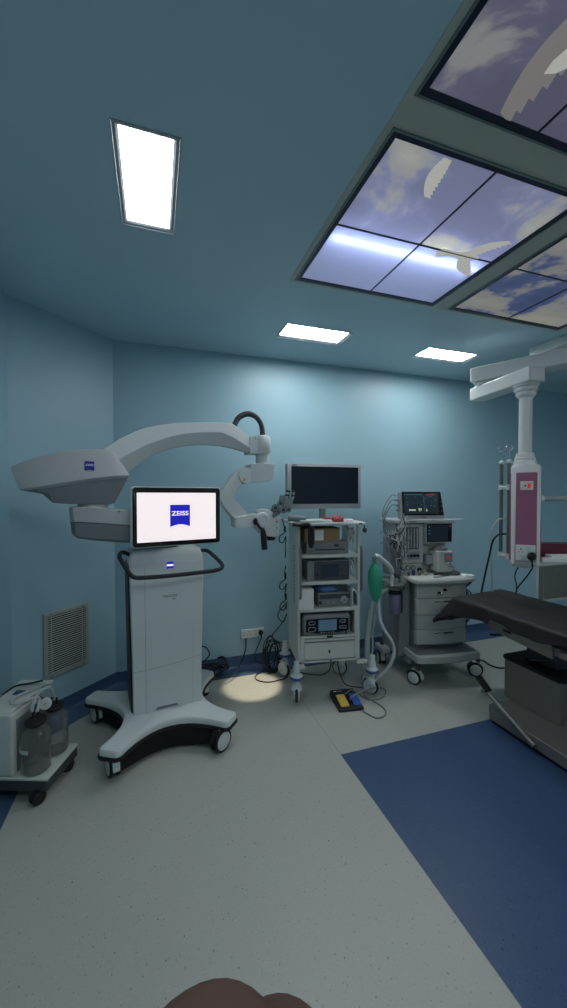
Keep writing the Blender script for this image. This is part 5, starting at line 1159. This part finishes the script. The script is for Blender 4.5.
rbox('mattress', 'black_rubber', 2.19, 2.68, 0.08, 2.33, 0.69, 0.750, 0.05, 0.012)
B().tube([V((TX(2.34), TY(2.22), 0.665)), V((TX(2.27), TY(2.29), 0.662)), V((TX(2.25), TY(2.31), 0.662))], 0.008, seg=8, smooth=0).done('release_lever', 'steel', OT)
B().tube([V((TX(2.50), TY(2.17), 0.50)), V((TX(2.48), TY(2.28), 0.46)), V((TX(2.46), TY(2.30), 0.46))], 0.008, seg=8, smooth=0).done('release_lever', 'black_plastic', OT)
B().tube([V((TX(2.40), TY(1.92), 0.42)), V((TX(2.52), TY(1.84), 0.43))], 0.007, seg=8, smooth=0).done('guide_rod', 'chrome', OT)
b = B(); b.tube([V((TX(2.128), TY(1.66), 0.050)), V((TX(2.128), TY(2.01), 0.210))], 0.016, seg=12, smooth=0); pl_ = b.done('pedal_rod', 'steel', OT)
b = B(); b.tube([V((TX(2.15), TY(2.01), 0.208)), V((TX(2.095), TY(2.015), 0.212))], 0.015, seg=12, smooth=0); b.done('pedal_hub', 'steel', pl_)
b = B(); M = Matrix.Translation((TX(2.128), TY(2.035), 0.247)) @ Matrix.Rotation(math.radians(34), 4, 'X'); b.box(-0.026, 0.026, -0.055, 0.055, -0.009, 0.009, M); b.done('pedal_pad', 'black_rubber', pl_, bevel=0.006)
b = B(); b.tube([V((TX(2.43), TY(1.63), 0.11)), V((TX(2.46), TY(1.60), 0.125)), V((TX(2.51), TY(1.60), 0.125)), V((TX(2.54), TY(1.63), 0.105))], 0.011, seg=10, smooth=5); b.done('brake_handle', 'chrome', OT)
# black drape over the table
def drape():
    x0, x1, y0, y1, zt = 2.175, 2.69, 0.06, 2.34, 0.762
    b = B(); na, nb = 70, 120
    grid = []
    for j in range(nb + 1):
        row = []
        for i in range(na + 1):
            a = -0.20 + (x1 - x0 + 0.40) * i / na; c = (y1 - y0 + 0.20) * j / nb
            ea = -a if a < 0 else (a - (x1 - x0) if a > x1 - x0 else 0.0); sx = -1 if a < 0 else 1
            ec = max(0.0, c - (y1 - y0))
            X = x0 + min(max(a, 0), x1 - x0); Y = y0 + min(c, y1 - y0); Z = zt
            q = V((a * 3.1, c * 2.3, 0.7))
            wv = noise.noise(q) * 0.012 + noise.noise(q * 3) * 0.005
            hem = (0.62 if c > 1.95 else 0.42) + 0.22 * noise.noise(V((c * 2.1, sx * 3.0, 4.0))) + 0.10 * math.sin(c * 9 + sx)
            if ea: ea = ea * hem
            drop = math.hypot(ea, ec)
            if drop > 0:
                rd = 0.022
                out_ = rd * math.sin(min(drop / rd, PI / 2)) + max(0, drop - rd * 1.57) * 0.13
                dn = rd * (1 - math.cos(min(drop / rd, PI / 2))) + max(0, drop - rd * 1.57)
                fl_ = (0.010 * math.sin(c * 26 + 2 * math.sin(c * 7)) if ea > ec else 0.010 * math.sin(a * 24)) * min(1, drop / 0.1)
                if ea and ec: out_ += 0.9 * min(ea, ec)
                X += sx * (out_ + fl_) * (ea / drop); Y += (out_ + fl_) * (ec / drop); Z -= dn
            else: Z += wv + 0.006
            Y += 0.13 * (X - x0) * max(0.0, min(1.0, (Y - 1.6) / 0.7))
            row.append(b.bm.verts.new((TX(X), TY(Y), Z)))
        grid.append(row)
    for j in range(nb):
        for i in range(na): b.face([grid[j][i], grid[j][i + 1], grid[j + 1][i + 1], grid[j + 1][i]])
    o_ = b.done('black_drape', 'drape_black', None, ang=180)
    o_.location = (2.45, 1.3, 0); k_ = o_.modifiers.new('thick', 'SOLIDIFY'); k_.thickness = 0.003; k_.offset = 1
    return tag(o_, 'black sheet draped over the operating table with drooping corner', 'drape')
drape()

# ------------------------------------------------------------------ suction machine
UR = -20.0
UO = V((-0.637, 2.350, 0))
U_ = thing('suction_machine', 'pale wheeled suction machine with two glass jars by the left wall', 'suction machine', UO, UR)
UW = lambda x, y, z: UO + Matrix.Rotation(math.radians(UR), 3, 'Z') @ V((x, y, z))
B().box(-0.172, 0.172, -0.138, 0.136, 0.058, 0.112).done('base_skirt', 'dark_grey', U_, bevel=0.006)
B().box(-0.176, 0.176, -0.140, 0.140, 0.112, 0.126).done('base_tray', 'cream_plastic', U_, bevel=0.005)
b = B(); pr = [(-0.17, -0.135), (0.022, -0.135), (0.022, 0.135), (-0.17, 0.135)]
b.box(-0.172, -0.004, -0.134, 0.134, 0.126, 0.44); b.done('cabinet', 'cream_plastic', U_, bevel=0.012, seg=3)
B().box(-0.006, 0.0, -0.105, 0.125, 0.135, 0.40).done('recess_panel', 'device_grey', U_, bevel=0.003)
b = B(); b.hexa([V(c) for c in ((-0.165, -0.125, 0.44), (-0.018, -0.125, 0.44), (0.012, 0.13, 0.44), (-0.165, 0.13, 0.44), (-0.16, -0.10, 0.452), (-0.022, -0.10, 0.452), (0.008, 0.125, 0.482), (-0.16, 0.125, 0.482))]); b.done('control_top', 'cream_plastic', U_, bevel=0.008, seg=3)
b = B(); b.box(-0.14, 0.045, 0.09, 0.13, 0.482, 0.494); b.done('carry_handle', 'cream_plastic', U_, bevel=0.005)
Mt = Matrix.Translation((-0.06, 0.0, 0.4665)) @ Matrix.Rotation(math.atan2(0.03, 0.225), 4, 'X')
B().box(-0.05, 0.0, 0.01, 0.05, 0, 0.001, Mt).done('blue_label', 'blue_ring', U_, smooth=False)
b = B(); b.lathe([(0.026, 0), (0.030, 0.004), (0.030, 0.016), (0.026, 0.020), (0.025, 0.017), (0.001, 0.017)], (0.088, -0.005, 0.435), (0.15, -1, 0.15)); gz = b.done('vacuum_gauge', 'enamel_white', U_)
B().tube([V((0.0875, -0.0245, 0.438)), V((0.100, -0.0225, 0.445))], 0.0015, seg=6, smooth=0).done('gauge_needle', 'black_plastic', gz)
B().tube([V((0.0, 0.03, 0.45)), V((0.05, 0.01, 0.450)), V((0.088, 0.0, 0.435))], 0.01, seg=10, smooth=4).done('gauge_stalk', 'dark_grey', U_)
def jar(x, y, label, clip):
    j = thing('suction_jar', label, 'glass jar', UW(x, y, 0.1265), UR, 'glass jars on the suction machine')
    b = B(); b.lathe([(0.001, 0.0), (0.063, 0.0), (0.069, 0.008), (0.069, 0.175), (0.062, 0.20), (0.042, 0.222), (0.038, 0.232), (0.040, 0.245),
                      (0.037, 0.245), (0.035, 0.232), (0.039, 0.220), (0.059, 0.198), (0.066, 0.174), (0.066, 0.010), (0.061, 0.005), (0.001, 0.005)], (0, 0, 0), seg=36); b.done('glass', 'jar_glass', j)
    b = B(); b.lathe([(0.001, 0.230), (0.036, 0.230), (0.047, 0.240), (0.050, 0.250), (0.046, 0.258), (0.018, 0.262), (0.015, 0.268), (0.001, 0.268)], (0, 0, 0)); l_ = b.done('stopper', 'black_rubber', j)
    for dx in (-0.012, 0.016): B().cyl((dx, 0, 0.26), (dx, 0, 0.295), 0.006, seg=12).done('spigot', 'black_rubber', l_)
    if clip:
        b = B(); n = 14; b.rings([[V((math.cos(a) * r_, math.sin(a) * r_, z)) for r_, z in ((0.0695, 0.118), (0.073, 0.118), (0.073, 0.135), (0.0695, 0.135))] for a in [math.radians(175 + 100 * k / n) for k in range(n + 1)]]); b.done('scale_strap', 'cable_white', j)
jar(0.072, -0.068, 'front glass suction jar with white strap and black stopper', True)
jar(0.078, 0.074, 'rear glass suction jar under the round white gauge', False)
cable('suction_tube', 'clear tube looping over the jars to the suction machine top', [UW(0.052, -0.066, 0.42), UW(0.055, -0.06, 0.455), UW(0.06, -0.02, 0.50), UW(0.09, 0.02, 0.505), UW(0.09, 0.05, 0.46), UW(0.082, 0.073, 0.42)], 0.0085, 'hose_plastic', 'hose')
cable('suction_tube', 'clear tube lying along the top of the suction machine', [UW(0.078, -0.066, 0.42), UW(0.07, -0.03, 0.47), UW(0.05, -0.05, 0.485), UW(-0.02, -0.08, 0.47), UW(-0.07, -0.05, 0.475), UW(-0.03, 0.03, 0.48), UW(0.02, 0.08, 0.49)], 0.0075, 'hose_plastic', 'hose')
cable('black_cable', 'black cable lying curved across the suction machine top', [UW(-0.17, 0.02, 0.462), UW(-0.12, 0.05, 0.495), UW(-0.05, 0.075, 0.50), UW(0.0, 0.10, 0.505)], 0.005)
for x, y, a in ((0.130, -0.128, 150), (0.145, 0.10, 120), (-0.13, -0.118, 200), (-0.13, 0.10, 80)): caster(U_, (x, y, 0), a, 0.032, 0.013, True, 'black_plastic', 'black_plastic', 0.060)

# ------------------------------------------------------------------ the hand holding the camera, just reaching the bottom of the view
def hand():
    FL_ = V((FW.x, FW.y, 0)).normalized()
    def cp(r_, d_, f_): return EYEP + RT * r_ - V((0, 0, d_)) + FL_ * f_
    me = bpy.data.meshes.new('hand'); vs_, es_, rad = [], [], []
    def add(p, r_, par=None):
        vs_.append(p); rad.append(r_)
        if par is not None: es_.append((par, len(vs_) - 1))
        return len(vs_) - 1
    wr = add(cp(0.055, 0.30, -0.035), 0.026); pm_ = add(cp(0.035, 0.235, -0.01), 0.030, wr); pk_ = add(cp(0.022, 0.175, 0.01), 0.030, pm_)
    fingers = [((-0.006, 0.150, 0.030), (-0.012, 0.124, 0.060), (-0.0138, 0.1050, 0.066), (-0.0138, 0.1010, 0.066), 0.0195),
               ((0.012, 0.152, 0.032), (0.006, 0.124, 0.062), (-0.0040, 0.1075, 0.067), (-0.0048, 0.1045, 0.067), 0.0168),
               ((0.028, 0.157, 0.028), (0.024, 0.134, 0.056), (0.006, 0.1105, 0.065), (0.0045, 0.1075, 0.065), 0.0150),
               ((0.044, 0.168, 0.022), (0.042, 0.150, 0.046), (0.036, 0.137, 0.052), (0.035, 0.135, 0.052), 0.0085)]
    for a, b_, c_, d_, r_ in fingers:
        i = add(cp(*a), r_ * 1.15, pk_); i = add(cp(*b_), r_, i); i = add(cp(*c_), r_ * 0.95, i); add(cp(*d_), r_ * 0.8, i)
    i = add(cp(-0.005, 0.215, -0.01), 0.015, pm_); i = add(cp(-0.035, 0.175, 0.0), 0.012, i); add(cp(-0.045, 0.145, 0.005), 0.009, i)
    me.from_pydata([tuple(v) for v in vs_], es_, []); o_ = bpy.data.objects.new('person_hand', me); COL.objects.link(o_)
    me.materials.append(MATS['skin'])
    k_ = o_.modifiers.new('skin', 'SKIN'); k_.use_smooth_shade = True
    sk = me.skin_vertices[0] if me.skin_vertices else None
    if sk is None:
        bpy.context.view_layer.objects.active = o_; o_.select_set(True)
        bpy.ops.object.mode_set(mode='OBJECT'); bpy.ops.mesh.customdata_skin_add(); sk = me.skin_vertices[0]
    for i, r_ in enumerate(rad): sk.data[i].radius = (r_, r_)
    sk.data[1].use_root = True
    s2 = o_.modifiers.new('sub', 'SUBSURF'); s2.levels = 3; s2.render_levels = 3
    return tag(o_, 'brown fingers of a person reaching into the bottom edge of the view', 'hand')
hand()
